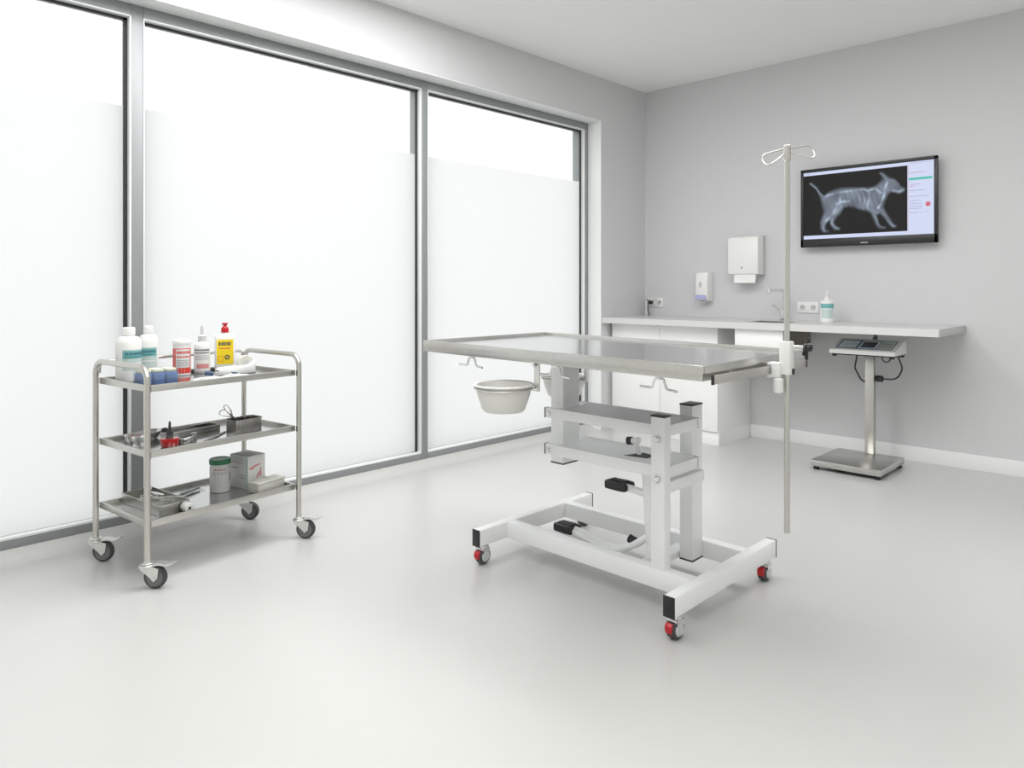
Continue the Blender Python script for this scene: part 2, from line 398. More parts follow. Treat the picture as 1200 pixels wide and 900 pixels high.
m.build('paper_towel', t, label='white folded paper towel hanging out')

t = thing('soap_dispenser', 'small white soap dispenser with lilac window on the back wall', 'soap dispenser', (0.60, 0, 1.04))
pr_ = [(-0.001, 0.0), (-0.001, 0.234), (-0.06, 0.236), (-0.086, 0.228), (-0.099, 0.20), (-0.103, 0.12), (-0.101, 0.052), (-0.085, 0.012), (-0.05, 0.0)]
MB().use('plastic').prism(pr_, -0.053, 0.053, 'x', 0.008).build('housing', t)
MB().use('lilac').box(-0.0545, 0.040, -0.1065, -0.05, 0.012, 0.052, 0.006).build('soap_window', t, label='lilac soap window')
MB().use('palegrey').lathe([(0, 0), (0.013, 0), (0.013, 0.004), (0, 0.005)], (0, 0, 0), 24, 'z', 1.0, 1.9, X=Matrix.Translation((-0.008, -0.1015, 0.135)) @ Matrix.Rotation(R(90), 4, 'X')).build('level_window', t)
MB().use('greyplastic').cyl(0.012, -0.016, 0.004, (0, -0.06, 0), bev=0.002).build('nozzle', t)

def pump_bottle(name, loc, rz, label):
    t = thing(name, label, 'bottle', loc, rz)
    MB().use('plastic').lathe([(0, 0), (0.042, 0), (0.045, 0.004), (0.045, 0.125), (0.042, 0.142), (0.030, 0.152), (0.016, 0.156), (0.016, 0.160)], seg=36).build('body', t)
    MB().use('teal').patch(0.0454, 0.098, 0.130, -70, 65).use('paleteal').patch(0.0454, 0.030, 0.092, -55, 50).build('bottle_label', t)
    m = MB().use('plastic').cyl(0.017, 0.158, 0.176, bev=0.002).cyl(0.007, 0.176, 0.212).tube([(-0.012, 0, 0.214), (0.012, 0, 0.216), (0.034, 0, 0.207)], 0.0065, 10)
    m.build('pump_head', t)
pump_bottle('pump_bottle', (1.622, -0.20, 0.909), R(-60), 'white pump bottle with teal band standing on the worktop')

# ------------------------------------------------------------------ television
t = thing('television', 'black wall mounted television showing a dog x-ray', 'television', (1.83, -0.002, 1.72))
m = MB().use('tvblack')
W0, W1, H0, H1 = -0.440, 0.440, -0.280, 0.280
SX_, SZ0, SZ1 = 0.419, -0.222, 0.256
m.box(W0, W1, -0.078, -0.050, H0, SZ0 - 0.001, 0.003).box(W0, W1, -0.078, -0.050, SZ1 + 0.001, H1, 0.003)
m.box(W0, -SX_ - 0.001, -0.078, -0.050, H0, H1, 0.003).box(SX_ + 0.001, W1, -0.078, -0.050, H0, H1, 0.003)
m.box(W0 + 0.004, W1 - 0.004, -0.052, -0.038, H0 + 0.004, H1 - 0.004, 0.004).box(-0.25, 0.25, -0.04, -0.003, -0.18, 0.18, 0.006)
m.build('bezel', t)
s = MB().use('scrui').box(-SX_, SX_, -0.0735, -0.0725, SZ0, SZ1)
Y1 = -0.0737
def rect(mb, x0, x1, z0, z1, y): mb.add([(x0, y, z0), (x1, y, z0), (x1, y, z1), (x0, y, z1)], [[0, 1, 2, 3]])
s.use('scrbg'); rect(s, -SX_, 0.264, -0.197, 0.234, Y1)
s.use('scrgreen'); rect(s, 0.273, 0.410, 0.134, 0.150, Y1)
s.use('scrtextred')
for z, x1, in ((0.183, 0.372), (0.106, 0.335), (0.094, 0.310)):
    x = 0.278
    while x < x1:
        w = random.uniform(0.006, 0.016); rect(s, x, min(x + w, x1), z - 0.0025, z + 0.0025, Y1); x += w + 0.004
s.use('scrtext')
for z, x1 in ((0.066, 0.368), (0.027, 0.392), (-0.002, 0.345), (-0.020, 0.350), (-0.038, 0.350), (-0.053, 0.350), (-0.078, 0.322)):
    x = 0.278
    while x < x1:
        w = random.uniform(0.005, 0.016); rect(s, x, min(x + w, x1), z - 0.002, z + 0.002, Y1); x += w + 0.004
rect(s, 0.33, 0.392, -0.078, -0.0765, Y1)
for k in range(9): rect(s, 0.286 + k * 0.014, 0.293 + k * 0.014, 0.243, 0.247, Y1)
for k in range(2): rect(s, -0.41 + k * 0.02, -0.398 + k * 0.02, 0.243, 0.247, Y1)
s.use('scrred'); s.add([(0.385 + 0.015 * math.cos(k * math.pi / 10), Y1, -0.028 + 0.015 * math.sin(k * math.pi / 10)) for k in range(20)], [list(range(20))])
rect(s, 0.268, 0.2695, -0.2, 0.24, Y1)
s.use('scrui')
rect(s, 0.376, 0.394, -0.0255, -0.0245, Y1 - 0.0001); rect(s, 0.376, 0.394, -0.0315, -0.0305, Y1 - 0.0001)
s.build('screen', t, smooth=0)
DOG = [(-0.38, 0.18), (-0.365, 0.185), (-0.325, 0.15), (-0.301, 0.111), (-0.277, 0.082), (-0.247, 0.106), (-0.2, 0.122), (-0.154, 0.13), (-0.074, 0.124), (-0.007, 0.118), (0.036, 0.115), (0.069, 0.123), (0.096, 0.147), (0.11, 0.163), (0.103, 0.186), (0.088, 0.205), (0.11, 0.208), (0.135, 0.185), (0.157, 0.166), (0.184, 0.154), (0.209, 0.128), (0.224, 0.102), (0.251, 0.084), (0.246, 0.064), (0.225, 0.052), (0.207, 0.052), (0.189, 0.062), (0.167, 0.067), (0.149, 0.055), (0.133, 0.014), (0.12, -0.028), (0.135, -0.067), (0.162, -0.112), (0.183, -0.148), (0.2, -0.159), (0.194, -0.171), (0.169, -0.169), (0.15, -0.144), (0.126, -0.104), (0.096, -0.069), (0.078, -0.085), (0.087, -0.129), (0.103, -0.154), (0.135, -0.164), (0.129, -0.178), (0.091, -0.174), (0.07, -0.15), (0.051, -0.103), (0.036, -0.067), (0.015, -0.05), (-0.03, -0.038), (-0.074, -0.017), (-0.108, -0.01), (-0.137, -0.015), (-0.159, -0.053), (-0.185, -0.081), (-0.203, -0.11), (-0.197, -0.133), (-0.163, -0.153), (-0.166, -0.168), (-0.203, -0.165), (-0.231, -0.133), (-0.237, -0.103), (-0.245, -0.103), (-0.259, -0.126), (-0.263, -0.155), (-0.24, -0.167), (-0.241, -0.181), (-0.283, -0.179), (-0.302, -0.153), (-0.302, -0.104), (-0.29, -0.068), (-0.278, -0.033), (-0.29, 0.005), (-0.297, 0.047), (-0.304, 0.079), (-0.329, 0.13), (-0.36, 0.158)]
BON = dict(
 spine=[(-0.271, 0.076), (-0.224, 0.088), (-0.177, 0.096), (-0.12, 0.098), (-0.052, 0.103), (-0.007, 0.104), (0.026, 0.084), (0.031, 0.051), (0.02, 0.006), (0.015, -0.029), (0.058, -0.053), (0.101, -0.076), (0.144, -0.124), (0.181, -0.161)],
 scap=[(0.026, 0.093), (0.064, 0.104), (0.101, 0.07)], neck=[(0.144, 0.144), (0.128, 0.1), (0.123, 0.055), (0.107, 0.01), (0.085, -0.032)],
 fem=[(-0.163, 0.095), (-0.163, 0.033), (-0.212, -0.047), (-0.259, -0.098)], pel=[(-0.189, 0.017), (-0.143, 0.031), (-0.103, 0.03)],
 tib=[(-0.259, -0.098), (-0.283, -0.139), (-0.271, -0.17)], tib2=[(-0.154, 0.002), (-0.212, -0.071), (-0.224, -0.119), (-0.183, -0.157)],
 rib1=[(-0.041, 0.081), (-0.03, 0.033), (-0.041, -0.024)], rib2=[(-0.013, 0.085), (0.001, 0.031), (-0.013, -0.029)],
 skull=[(0.117, 0.187), (0.144, 0.156), (0.181, 0.146), (0.212, 0.115), (0.243, 0.078), (0.212, 0.064), (0.175, 0.075)],
 tail=[(-0.373, 0.179), (-0.331, 0.142), (-0.304, 0.099), (-0.271, 0.076)], ear=[(0.096, 0.202), (0.128, 0.169), (0.144, 0.144)],
 fl=[(0.026, -0.041), (0.074, -0.102), (0.085, -0.149), (0.123, -0.169)])
WID = dict(spine=.010, scap=.009, neck=.010, fem=.012, pel=.010, tib=.008, tib2=.009, rib1=.006, rib2=.006, skull=.011, tail=.007, ear=.007, fl=.007)
AMP = dict(rib1=.35, rib2=.4, fem=.8, spine=.7, skull=.75, tail=.7, tib=.6, tib2=.6, fl=.5)
def segd(p, a, b):
    ax, ay = a; bx, by = b; dx, dy = bx - ax, by - ay
    t_ = max(0, min(1, ((p[0] - ax) * dx + (p[1] - ay) * dy) / (dx * dx + dy * dy + 1e-12)))
    return math.hypot(p[0] - ax - dx * t_, p[1] - ay - dy * t_)
def inside(p):
    c = False; n = len(DOG)
    for i in range(n):
        a, b = DOG[i], DOG[i - 1]
        if (a[1] > p[1]) != (b[1] > p[1]) and p[0] < (b[0] - a[0]) * (p[1] - a[1]) / (b[1] - a[1]) + a[0]: c = not c
    return c
# the x-ray picture: a fine raster on the screen, soft body with brighter bones
NX, NZ = 150, 88
gx0, gx1, gz0, gz1 = -0.40, 0.262, -0.195, 0.225
vs, tones = [], []
for j in range(NZ + 1):
    for i in range(NX + 1):
        p = (gx0 + (gx1 - gx0) * i / NX, gz0 + (gz1 - gz0) * j / NZ)
        d = min(segd(p, DOG[k], DOG[k - 1]) for k in range(len(DOG)))
        ins = inside(p); sd = d if ins else -d
        e = max(0, min(1, (sd + 0.004) / 0.022)); v = e ** 0.9 * (0.20 + 0.06 * math.sin(p[0] * 31 + 1) * math.cos(p[1] * 37))
        if ins or d < 0.004:
            b_ = 0
            for k, pts in BON.items():
                dd = min(segd(p, pts[q], pts[q + 1]) for q in range(len(pts) - 1))
                b_ = max(b_, AMP.get(k, 1) * math.exp(-(dd / (WID[k] * 0.75)) ** 2) * (0.62 + 0.38 * math.sin(p[0] * 43 + p[1] * 71)))
            v += 0.42 * b_ * min(1, e + 0.2)
            v *= 0.9 + 0.2 * math.sin(p[0] * 190 + p[1] * 60) * (0.5 if -0.15 < p[0] < 0.1 else 0.15)
        v = max(0, v)
        vs.append((p[0], Y1 - 0.0002, p[1])); tones.append((0.0125 + v * 0.80, 0.0115 + v * 0.95, 0.0115 + v * 1.18, 1))
fs = [[j * (NX + 1) + i, j * (NX + 1) + i + 1, (j + 1) * (NX + 1) + i + 1, (j + 1) * (NX + 1) + i] for j in range(NZ) for i in range(NX)]
xo = MB().use('xray').add(vs, fs).build('x_ray_picture', t, smooth=0)
at = xo.data.color_attributes.new('tone', 'FLOAT_COLOR', 'POINT')
for k, tn in enumerate(tones): at.data[k].color = tn
lg = MB().use('greyplastic')
for k in range(7): lg.box(-0.026 + k * 0.0068, -0.0215 + k * 0.0068, -0.0788, -0.0775, -0.266, -0.258)
lg.build('bezel_lettering', t)

# ------------------------------------------------------------------ floor scale
SL = (1.915, -0.468, 0)
t = thing('platform_scale', 'steel platform scale with column and display head under the worktop', 'scale', SL); I = inv(SL)
MB(I).use('steel').box(1.709, 2.122, -0.700, -0.235, 0.024, 0.062, 0.003).build('platform', t)
for x in (1.735, 2.095):
    for y in (-0.672, -0.262):
        MB(I).use('black').cyl(0.018, 0, 0.024, (x, y, 0), bev=0.002).build('foot', t)
MB(I).use('rim').box(1.897, 1.951, -0.283, -0.240, 0.062, 0.725, 0.003).build('column', t)
hx0, hx1, hy0, hy1 = 1.728, 2.128, -0.45, -0.205
hd = MB(I).use('plastic')
hd.prism([(hy0, 0.722), (hy0 + 0.006, 0.748), (hy1 - 0.06, 0.808), (hy1, 0.808), (hy1, 0.722)], hx0, hx1, 'x', 0.006)
hd.build('display_head', t)
# sloped keypad foil on the head
sl = math.atan2(0.808 - 0.748, (hy1 - 0.06) - (hy0 + 0.006)); ln = math.hypot(0.06, (hy1 - 0.06) - (hy0 + 0.006))
XK = Matrix.Translation((hx0, hy0 + 0.006, 0.748)) @ Matrix.Rotation(sl, 4, 'X')
kp = MB(I).use('bluepanel').box(0.03, 0.372, 0.025, ln - 0.014, 0.0005, 0.0016, X=XK)
kp.use('paleblue').box(0.045, 0.150, 0.040, ln - 0.035, 0.0016, 0.0022, X=XK).box(0.168, 0.275, 0.036, ln - 0.030, 0.0016, 0.0020, X=XK)
kp.use('lcd').box(0.178, 0.262, 0.050, ln - 0.048, 0.0020, 0.0026, X=XK)
kp.use('greenpale').box(0.282, 0.366, 0.034, ln - 0.022, 0.0016, 0.0022, X=XK)
kp.use('greyink')
for r_ in range(3):
    for c_ in range(4): kp.box(0.290 + c_ * 0.018, 0.302 + c_ * 0.018, 0.046 + r_ * 0.032, 0.066 + r_ * 0.032, 0.0022, 0.0028, X=XK)
for r_ in range(3): kp.box(0.052, 0.14, 0.055 + r_ * 0.025, 0.059 + r_ * 0.025, 0.0022, 0.0026, X=XK)
kp.build('keypad', t, label='blue keypad foil with dark display')
MB(I).use('black').box(1.74, 2.12, hy0 + 0.02, hy1 - 0.01, 0.713, 0.722, 0.002).build('head_base', t)
for x, y in ((1.752, hy0 + 0.035), (2.10, hy0 + 0.04), (2.105, hy1 - 0.03)):
    MB(I).use('black').cyl(0.013, 0.702, 0.714, (x, y, 0)).build('head_foot', t)
cb = MB(I).use('black')
cb.tube([(1.865, -0.33, 0.715), (1.840, -0.30, 0.62), (1.868, -0.262, 0.535), (1.905, -0.232, 0.522)], 0.005, 8, 0.05)
cb.tube([(2.085, -0.25, 0.713), (2.110, -0.23, 0.63), (2.075, -0.225, 0.555), (1.985, -0.225, 0.553)], 0.005, 8, 0.06)
cb.tube([(1.99, -0.235, 0.714), (1.985, -0.225, 0.675), (2.01, -0.225, 0.66), (2.035, -0.225, 0.675), (2.03, -0.235, 0.714)], 0.004, 8, 0.02)
cb.build('cable', t, label='black coiled cable')
MB(I).use('black').cyl(0.021, 1.948, 1.99, (0, -0.225, 0.553), 'x', 20, 0.004).build('cable_plug', t)
wb = tag(MB().use('black').box(2.02, 2.034, -0.50, -0.475, 0.838, 0.8635, 0.002).box(2.012, 2.04, -0.497, -0.478, 0.826, 0.840, 0.002).build('cable_clip'), 'small black cable clip on the underside of the worktop', 'cable clip')

# ------------------------------------------------------------------ examination table
TL = (1.83, -2.88, 0)
t = thing('exam_table', 'white wheeled lifting examination table with long steel top', 'examination table', TL); I = inv(TL)
tx0, tx1, ty0, ty1 = 1.183, 2.474, -3.40, -2.64
tilt = Matrix.Translation((1.83, -3.02, 0.927)) @ Matrix.Rotation(R(0.42), 4, 'Y')
hw, hd_ = (tx1 - tx0) / 2, (ty1 - ty0) / 2
tp = MB(I).use('steel')
# folded rim: outer skirt, flat lip, inner step
for a in ((-hw, hw, -hd_, -hd_ + 0.013), (-hw, hw, hd_ - 0.013, hd_), (-hw, -hw + 0.013, -hd_ + 0.013, hd_ - 0.013), (hw - 0.013, hw, -hd_ + 0.013, hd_ - 0.013)):
    tp.box(*a, -0.046, 0.0, 0.0025, X=tilt)
tp.build('table_rim', t)
MB(I).use('steeltop').box(-hw + 0.012, hw - 0.012, -hd_ + 0.012, hd_ - 0.012, -0.018, -0.011, X=tilt).build('table_surface', t, label='polished steel table surface')
MB(I).use('white').box(1.30, 2.35, -3.14, -3.08, 0.866, 0.905, 0.002).box(1.30, 2.35, -2.80, -2.74, 0.866, 0.905, 0.002).box(1.50, 1.62, -3.30, -2.70, 0.872, 0.905, 0.002).build('top_support', t)
# side rail on the end of the top
rl = MB(I).use('rim').box(2.497, 2.5025, -3.385, -2.725, 0.869, 0.895, 0.001)
for y in (-3.22, -2.82): rl.box(2.455, 2.499, y - 0.012, y + 0.012, 0.874, 0.890)
rail = rl.build('side_rail', t)
for y in (-3.391, -2.726): MB(I).use('black').box(2.4955, 2.5035, y, y + 0.007, 0.868, 0.896, 0.001).build('end_cap', rail, label='black plastic end cap')
# hooks
for x in (1.468, 1.900, 2.318):
    y = -3.386; zt_ = 0.8745 - 0.0073 * (x - 1.83); zf = zt_ - 0.031
    MB(I).use('chrome').tube([(x - 0.066, y - 0.006, zf + 0.002), (x - 0.026, y, zf), (x - 0.015, y, zt_), (x + 0.015, y, zt_), (x + 0.026, y, zf), (x + 0.066, y - 0.006, zf - 0.003)], 0.0040, 8, 0.008).cyl(0.006, zt_ - 0.003, zt_ + 0.014, (x, y, 0), seg=12).build('leash_hook', t)
# base
zb0, zb1 = 0.080, 0.148
bx0, bx1, by0, by1 = 1.333, 2.293, -3.255, -2.505
b = MB(I).use('white')
b.box(bx0, bx0 + 0.042, by0, by1, zb0, zb1, 0.004).box(bx1 - 0.042, bx1, by0, by1, zb0, zb1, 0.004)
for y in (-3.07, -2.69): b.box(bx0 + 0.041, bx1 - 0.041, y - 0.024, y + 0.024, zb0, zb1, 0.003)
b.box(1.965, 2.025, -3.05, -2.71, zb0 + 0.004, zb0 + 0.03, 0.003)
base = b.build('base_frame', t)
for x in (bx0 + 0.021, bx1 - 0.021):
    for y, s_ in ((by0, -1), (by1, 1)):
        MB(I).use('black').box(x - 0.0215, x + 0.0215, min(y, y + s_ * 0.004), max(y, y + s_ * 0.004), zb0 - 0.001, zb1 + 0.0005, 0.001).build('end_cap', base)
# posts
def post(x0, x1, y0, y1, z0, z1, name, caps):
    o = MB(I).use('white').box(x0, x1, y0, y1, z0, z1, 0.003).build(name, t)
    for zc in caps:
        MB(I).use('black').box(x0 - 0.001, x1 + 0.001, y0 - 0.001, y1 + 0.001, zc - 0.003, zc + 0.003, 0.001).build('post_cap', o)
    return o
p1 = post(2.094, 2.150, -3.092, -3.050, zb1, 0.690, 'support_post', (0.692,))
p2 = post(2.032, 2.088, -2.795, -2.717, 0.088, 0.690, 'support_post', (0.692, 0.086))
p3 = post(1.522, 1.590, -2.980, -2.872, 0.412, 0.872, 'lifting_post', (0.411,))
for o, x, y in ((p1, 2.122, -3.092),):
    for z in (0.612, 0.470):
        MB(I).use('chrome').cyl(0.0115, y - 0.012, y + 0.001, (x, 0, z), 'y', 16, 0.004).build('bolt', o)
MB(I).use('white').box(2.104, 2.140, -3.050, -2.795, 0.412, 0.452, 0.002).build('cross_brace', t)
for z0, z1 in ((0.611, 0.652), (0.460, 0.503)):
    a = MB(I).use('white')
    a.box(1.548, 2.128, -3.046, -3.024, z0, z1, 0.002).box(1.548, 2.128, -2.826, -2.804, z0, z1, 0.002)
    a.box(1.600, 2.114, -3.026, -2.824, z1 - 0.009, z1 - 0.003).box(2.110, 2.128, -3.03, -2.82, z0, z1, 0.001)
    ao = a.build('lift_arm', t)
    MB(I).use('chrome').cyl(0.009, -3.052, -3.045, (1.567, 0, (z0 + z1) / 2 - 0.002), 'y', 16, 0.003).build('bolt', ao)
    MB(I).use('gasket').box(1.5445, 1.549, -3.047, -3.023, z0 - 0.0005, z1 + 0.0005).build('end_cap', ao)
    if z0 < 0.5:
        MB(I).use('gasket').prism([(1.90, -2.985), (1.995, -2.965), (1.995, -2.905), (1.93, -2.895)], z1 - 0.0029, z1 - 0.0024, 'z').build('slot', ao)
# pump
A, B_ = Vector((2.0, -2.93, 0.462)), Vector((1.992, -2.93, 0.155))
c = MB(I).use('white')
c.lathe([(0, 0.308), (0.040, 0.308), (0.040, 0.29), (0.033, 0.185), (0.029, 0.11), (0.031, 0.108), (0.031, 0.098), (0.027, 0.096), (0.025, 0.03), (0.018, 0.0), (0, 0.0)], (1.994, -2.93, 0.152), 28)
c.box(1.975, 2.012, -2.955, -2.905, 0.112, 0.16, 0.004)
cyl = c.build('hydraulic_pump', t)
lv = MB(I).use('white').tube([(1.946, -2.93, 0.462), (1.916, -2.93, 0.552)], 0.0095, 12).tube([(1.902, -2.93, 0.549), (1.934, -2.93, 0.555)], 0.013, 14)
rel = lv.build('release_lever', t)
MB(I).use('black').tube([(1.882, -2.93, 0.546), (1.903, -2.93, 0.549)], 0.016, 16).build('lever_knob', rel)
def pedal_mesh(at, rz, m):
    X = Matrix.Translation(at) @ Matrix.Rotation(R(rz), 4, 'Z')
    m.use('black').prism([(-0.055, -0.024), (-0.045, -0.036), (0.02, -0.040), (0.050, -0.034), (0.052, -0.016), (0.036, -0.014), (0.036, 0.014), (0.052, 0.016), (0.050, 0.034), (0.02, 0.040), (-0.045, 0.036), (-0.055, 0.024)], -0.017, 0.017, 'z', 0.009, X=X)
    for k in range(4): m.box(-0.035 + k * 0.018, -0.025 + k * 0.018, -0.022, 0.022, 0.0165, 0.0195, 0.001, X=X)
    return m
p = MB(I).use('white').tube([(1.86, -2.93, 0.362), (1.985, -2.93, 0.352)], 0.014, 12).build('upper_pedal_lever', t)
pedal_mesh((1.840, -2.93, 0.364), 0, MB(I)).build('pedal_pad', p, label='black rubber pedal pad')
lp = MB(I).use('white')
path = [(1.995, -2.93, 0.205), (1.905, -2.93, 0.138), (1.845, -2.93, 0.106), (1.80, -2.93, 0.094), (1.745, -2.93, 0.095), (1.66, -2.93, 0.112), (1.59, -2.93, 0.122)]
lp.tube(path, 0.0135, 12, 0.05).tube([(x, y + 0.03, z) for x, y, z in path], 0.0135, 12, 0.05)
for q in (1, 5): lp.tube([path[q], (path[q][0], path[q][1] + 0.03, path[q][2])], 0.009, 10)
lp = lp.build('foot_lever', t)
pedal_mesh((1.556, -2.915, 0.124), 0, MB(I)).build('pedal_pad', lp, label='black rubber pedal pad')
MB(I).use('black').tube([(1.868, -2.90, 0.150), (1.90, -2.90, 0.142)], 0.017, 16).build('lever_stop', lp)
# casters
wheel = None
def table_caster(x, y, face):
    global wheel
    f = MB().use('chrome')
    f.cyl(0.022, 0.066, 0.0795, bev=0.003).box(-0.021, 0.021, -0.026, 0.018, 0.056, 0.068, 0.005)
    for s_ in (-1, 1):
        f.prism([(-0.024, 0.068), (0.016, 0.068), (0.014, 0.045), (0.004, 0.026), (-0.010, 0.026), (-0.022, 0.045)], s_ * 0.021 - 0.0015, s_ * 0.021 + 0.0015, 'x')
    cst = f.build('caster', t, loc=(x - TL[0], y - TL[1], 0), rz=R(face))
    w = MB().use('rubber').lathe([(0.021, -0.017), (0.029, -0.017), (0.034, -0.012), (0.0345, 0), (0.034, 0.012), (0.029, 0.017), (0.021, 0.017)], (0, -0.004, 0.035), 32, 'x')
    w.use('hub').lathe([(0, -0.0235), (0.018, -0.0235), (0.024, -0.018), (0.021, -0.0165)], (0, -0.004, 0.035), 28, 'x').lathe([(0.021, 0.0165), (0.024, 0.018), (0.018, 0.0235), (0, 0.0235)], (0, -0.004, 0.035), 28, 'x')
    w.build('wheel', cst)
    r_ = MB().use('red').prism([(-0.0405, 0.026), (-0.046, 0.036), (-0.045, 0.052), (-0.036, 0.060), (-0.030, 0.058), (-0.0375, 0.046), (-0.0395, 0.036)], -0.013, 0.013, 'x', 0.002)
    r_.build('brake_pedal', cst, label='red brake pedal')
table_caster(1.354, -3.215, 4); table_caster(2.272, -3.215, -3); table_caster(2.270, -2.56, 6); table_caster(1.354, -2.545, 0)

# bowls and their brackets
def bowl(bx, by, ang, zr, label):
    q = 0.94
    cx, cy = bx + 0.129 * math.cos(R(ang)), by + 0.129 * math.sin(R(ang))
    br = MB(I).use('zinc').box(bx - 0.013, bx + 0.013, by - 0.0025, by + 0.0025, zr - 0.022, 0.885, 0.001)
    d = Vector((math.cos(R(ang)), math.sin(R(ang)), 0))
    br.cyl(0.006, by - 0.012, by + 0.008, (bx - 0.006, 0, 0.872), 'y', 12)
    pa = Vector((bx, by, zr - 0.017)); br.tube([pa, pa + d * 0.022], 0.004, 8)
    br.tube([(cx + 0.1065 * math.cos(k * math.pi / 16), cy + 0.1065 * math.sin(k * math.pi / 16), zr - 0.017) for k in range(32)], 0.003, 8, closed=True)
    br.build('bowl_bracket', t)
    prof = [(0, 0.003), (0.07, 0.003), (0.079, 0.011), (0.097, 0.06), (0.105, 0.098), (0.107, 0.104), (0.116, 0.1065), (0.120, 0.1035), (0.118, 0.099), (0.110, 0.097), (0.1085, 0.088), (0.1015, 0.060), (0.084, 0.009), (0.076, 0.0), (0, 0.0)]
    o = MB().use('bowl').lathe([(r_ * q, z_ * q) for r_, z_ in prof], seg=48)
    o = o.build('bowl', None, loc=(cx, cy, zr - 0.1065 * q)); tag(o, label, 'bowl', 'plastic bowls hung under the table top')
bowl(1.800, -3.373, 203, 0.800, 'ivory plastic bowl hanging below the near edge of the table top')
bowl(1.455, -2.655, 183, 0.736, 'ivory plastic bowl half hidden behind the lifting post')

# ------------------------------------------------------------------ infusion pole on the side rail
PX, PY = 2.545, -2.988
t = thing('infusion_pole', 'tall thin steel infusion pole clamped to the table rail', 'infusion pole', (PX, PY, 0.354))
zz = lambda z: z - 0.354
MB().use('pole').cyl(0.0088, 0, zz(1.585), seg=20, bev=0.001).build('pole', t)
MB().use('rim').cyl(0.0120, zz(1.560), zz(1.612), seg=20, bev=0.002).build('pole_top', t)
D = Vector((0.716, 0.698, 0)); N_ = Vector((-0.698, 0.716, 0))
for s_, pts in ((-1, [(0.0, 1.602, 0), (0.068, 1.584, 0.0), (0.080, 1.576, -0.006), (0.0865, 1.563, -0.014), (0.085, 1.550, -0.024), (0.077, 1.542, -0.033), (0.067, 1.543, -0.036), (0.008, 1.582, 0)]),
                (1, [(0.0, 1.602, 0), (0.070, 1.613, 0.02), (0.084, 1.611, 0.02), (0.092, 1.600, 0.014), (0.092, 1.585, 0.004), (0.085, 1.571, -0.008), (0.072, 1.567, -0.014), (0.008, 1.587, 0)])):
    MB().use('pole').tube([D * (a * s_) + N_ * n_ + Vector((0, 0, zz(z))) for a, z, n_ in pts], 0.0026, 8, 0.016).build('bag_hook', t)
cl = MB().use('plastic').box(-0.019, 0.017, -0.017, 0.017, zz(0.868), zz(0.976), 0.003).box(-0.0420, -0.012, -0.028, 0.014, zz(0.858), zz(0.906), 0.002).box(-0.054, -0.039, -0.028, 0.014, zz(0.8965), zz(0.906), 0.001).box(-0.054, -0.039, -0.028, 0.014, zz(0.857), zz(0.867), 0.001)
cl.build('rail_clamp', t)
MB().use('plastic').cyl(0.0155, zz(0.808), zz(0.8575), (-0.018, -0.024, 0), seg=24, bev=0.005).build('clamp_screw', t, label='white clamp screw cap')
kx = MB().use('chrome').tube([(0.008, 0.008, zz(0.958)), (0.041, 0.041, zz(0.956))], 0.006, 12)
kx = kx.build('knob_stem', t)
k_ = MB().use('black')
Xk = Matrix.Translation((0.047, 0.045, zz(0.956))) @ Matrix.Rotation(R(45), 4, 'Z')
k_.cyl(0.014, -0.012, 0.014, (0, 0, 0), 'x', 16, 0.003, X=Xk)
for a, l in ((70, 0.026), (190, 0.022), (-50, 0.032)):
    d2 = Vector((0.002, math.cos(R(a)), math.sin(R(a))))
    k_.tube([Vector((0, 0, 0)), d2 * l * 0.7, d2 * l], 0.0085, 8, X=Xk)
k_.tube([(0, 0.001, 0), (0, 0.005, -0.04)], 0.0055, 8, X=Xk)
k_.build('wing_knob', t, label='black wing knob')
MB().use('black').box(0.012, 0.022, 0.0, 0.012, zz(0.868), zz(0.888), 0.003).build('lock_button', t)

# ------------------------------------------------------------------ instrument trolley
TC, TR = (0.350, -3.970, 0), R(7.0)
t = thing('instrument_trolley', 'three tier stainless steel instrument trolley on grey castors', 'trolley', TC, TR)
U, V = 0.222, 0.345
for v in (-V, V):
    m = MB().use('tube').tube([(-U, v, 0.098), (-U, v, 0.842), (U, v, 0.842), (U, v, 0.098)], 0.0118, 16, 0.055)
    m.build('end_frame', t)
MB().use('tube').tube([(-U + 0.006, -V + 0.01, 0.79), (-U + 0.006, -V + 0.012, 0.838), (-U + 0.006, V - 0.012, 0.838), (-U + 0.006, V - 0.01, 0.79)], 0.0075, 12, 0.04).build('guard_rail', t)
for zt in (0.772, 0.517, 0.249):
    s = MB().use('rim')
    a, b2 = U - 0.012, V - 0.010
    s.box(-a, a, -b2, -b2 + 0.011, zt - 0.026, zt, 0.0015).box(-a, a, b2 - 0.011, b2, zt - 0.026, zt, 0.0015)
    s.box(-a, -a + 0.011, -b2 + 0.011, b2 - 0.011, zt - 0.026, zt, 0.0015).box(a - 0.011, a, -b2 + 0.011, b2 - 0.011, zt - 0.026, zt, 0.0015)
    so = s.build('shelf', t)
    MB().use('steeltop').box(-a + 0.011, a - 0.011, -b2 + 0.011, b2 - 0.011, zt - 0.022, zt - 0.017).build('shelf_plate', so)
    for x in (-U, U):
        for y in (-V, V):
            sgn = -1 if y > 0 else 1
            MB().use('ink').box(x - 0.004, x + 0.004, y + sgn * 0.0105 - 0.002, y + sgn * 0.0105 + 0.002, zt - 0.026, zt - 0.002).build('bracket', so)
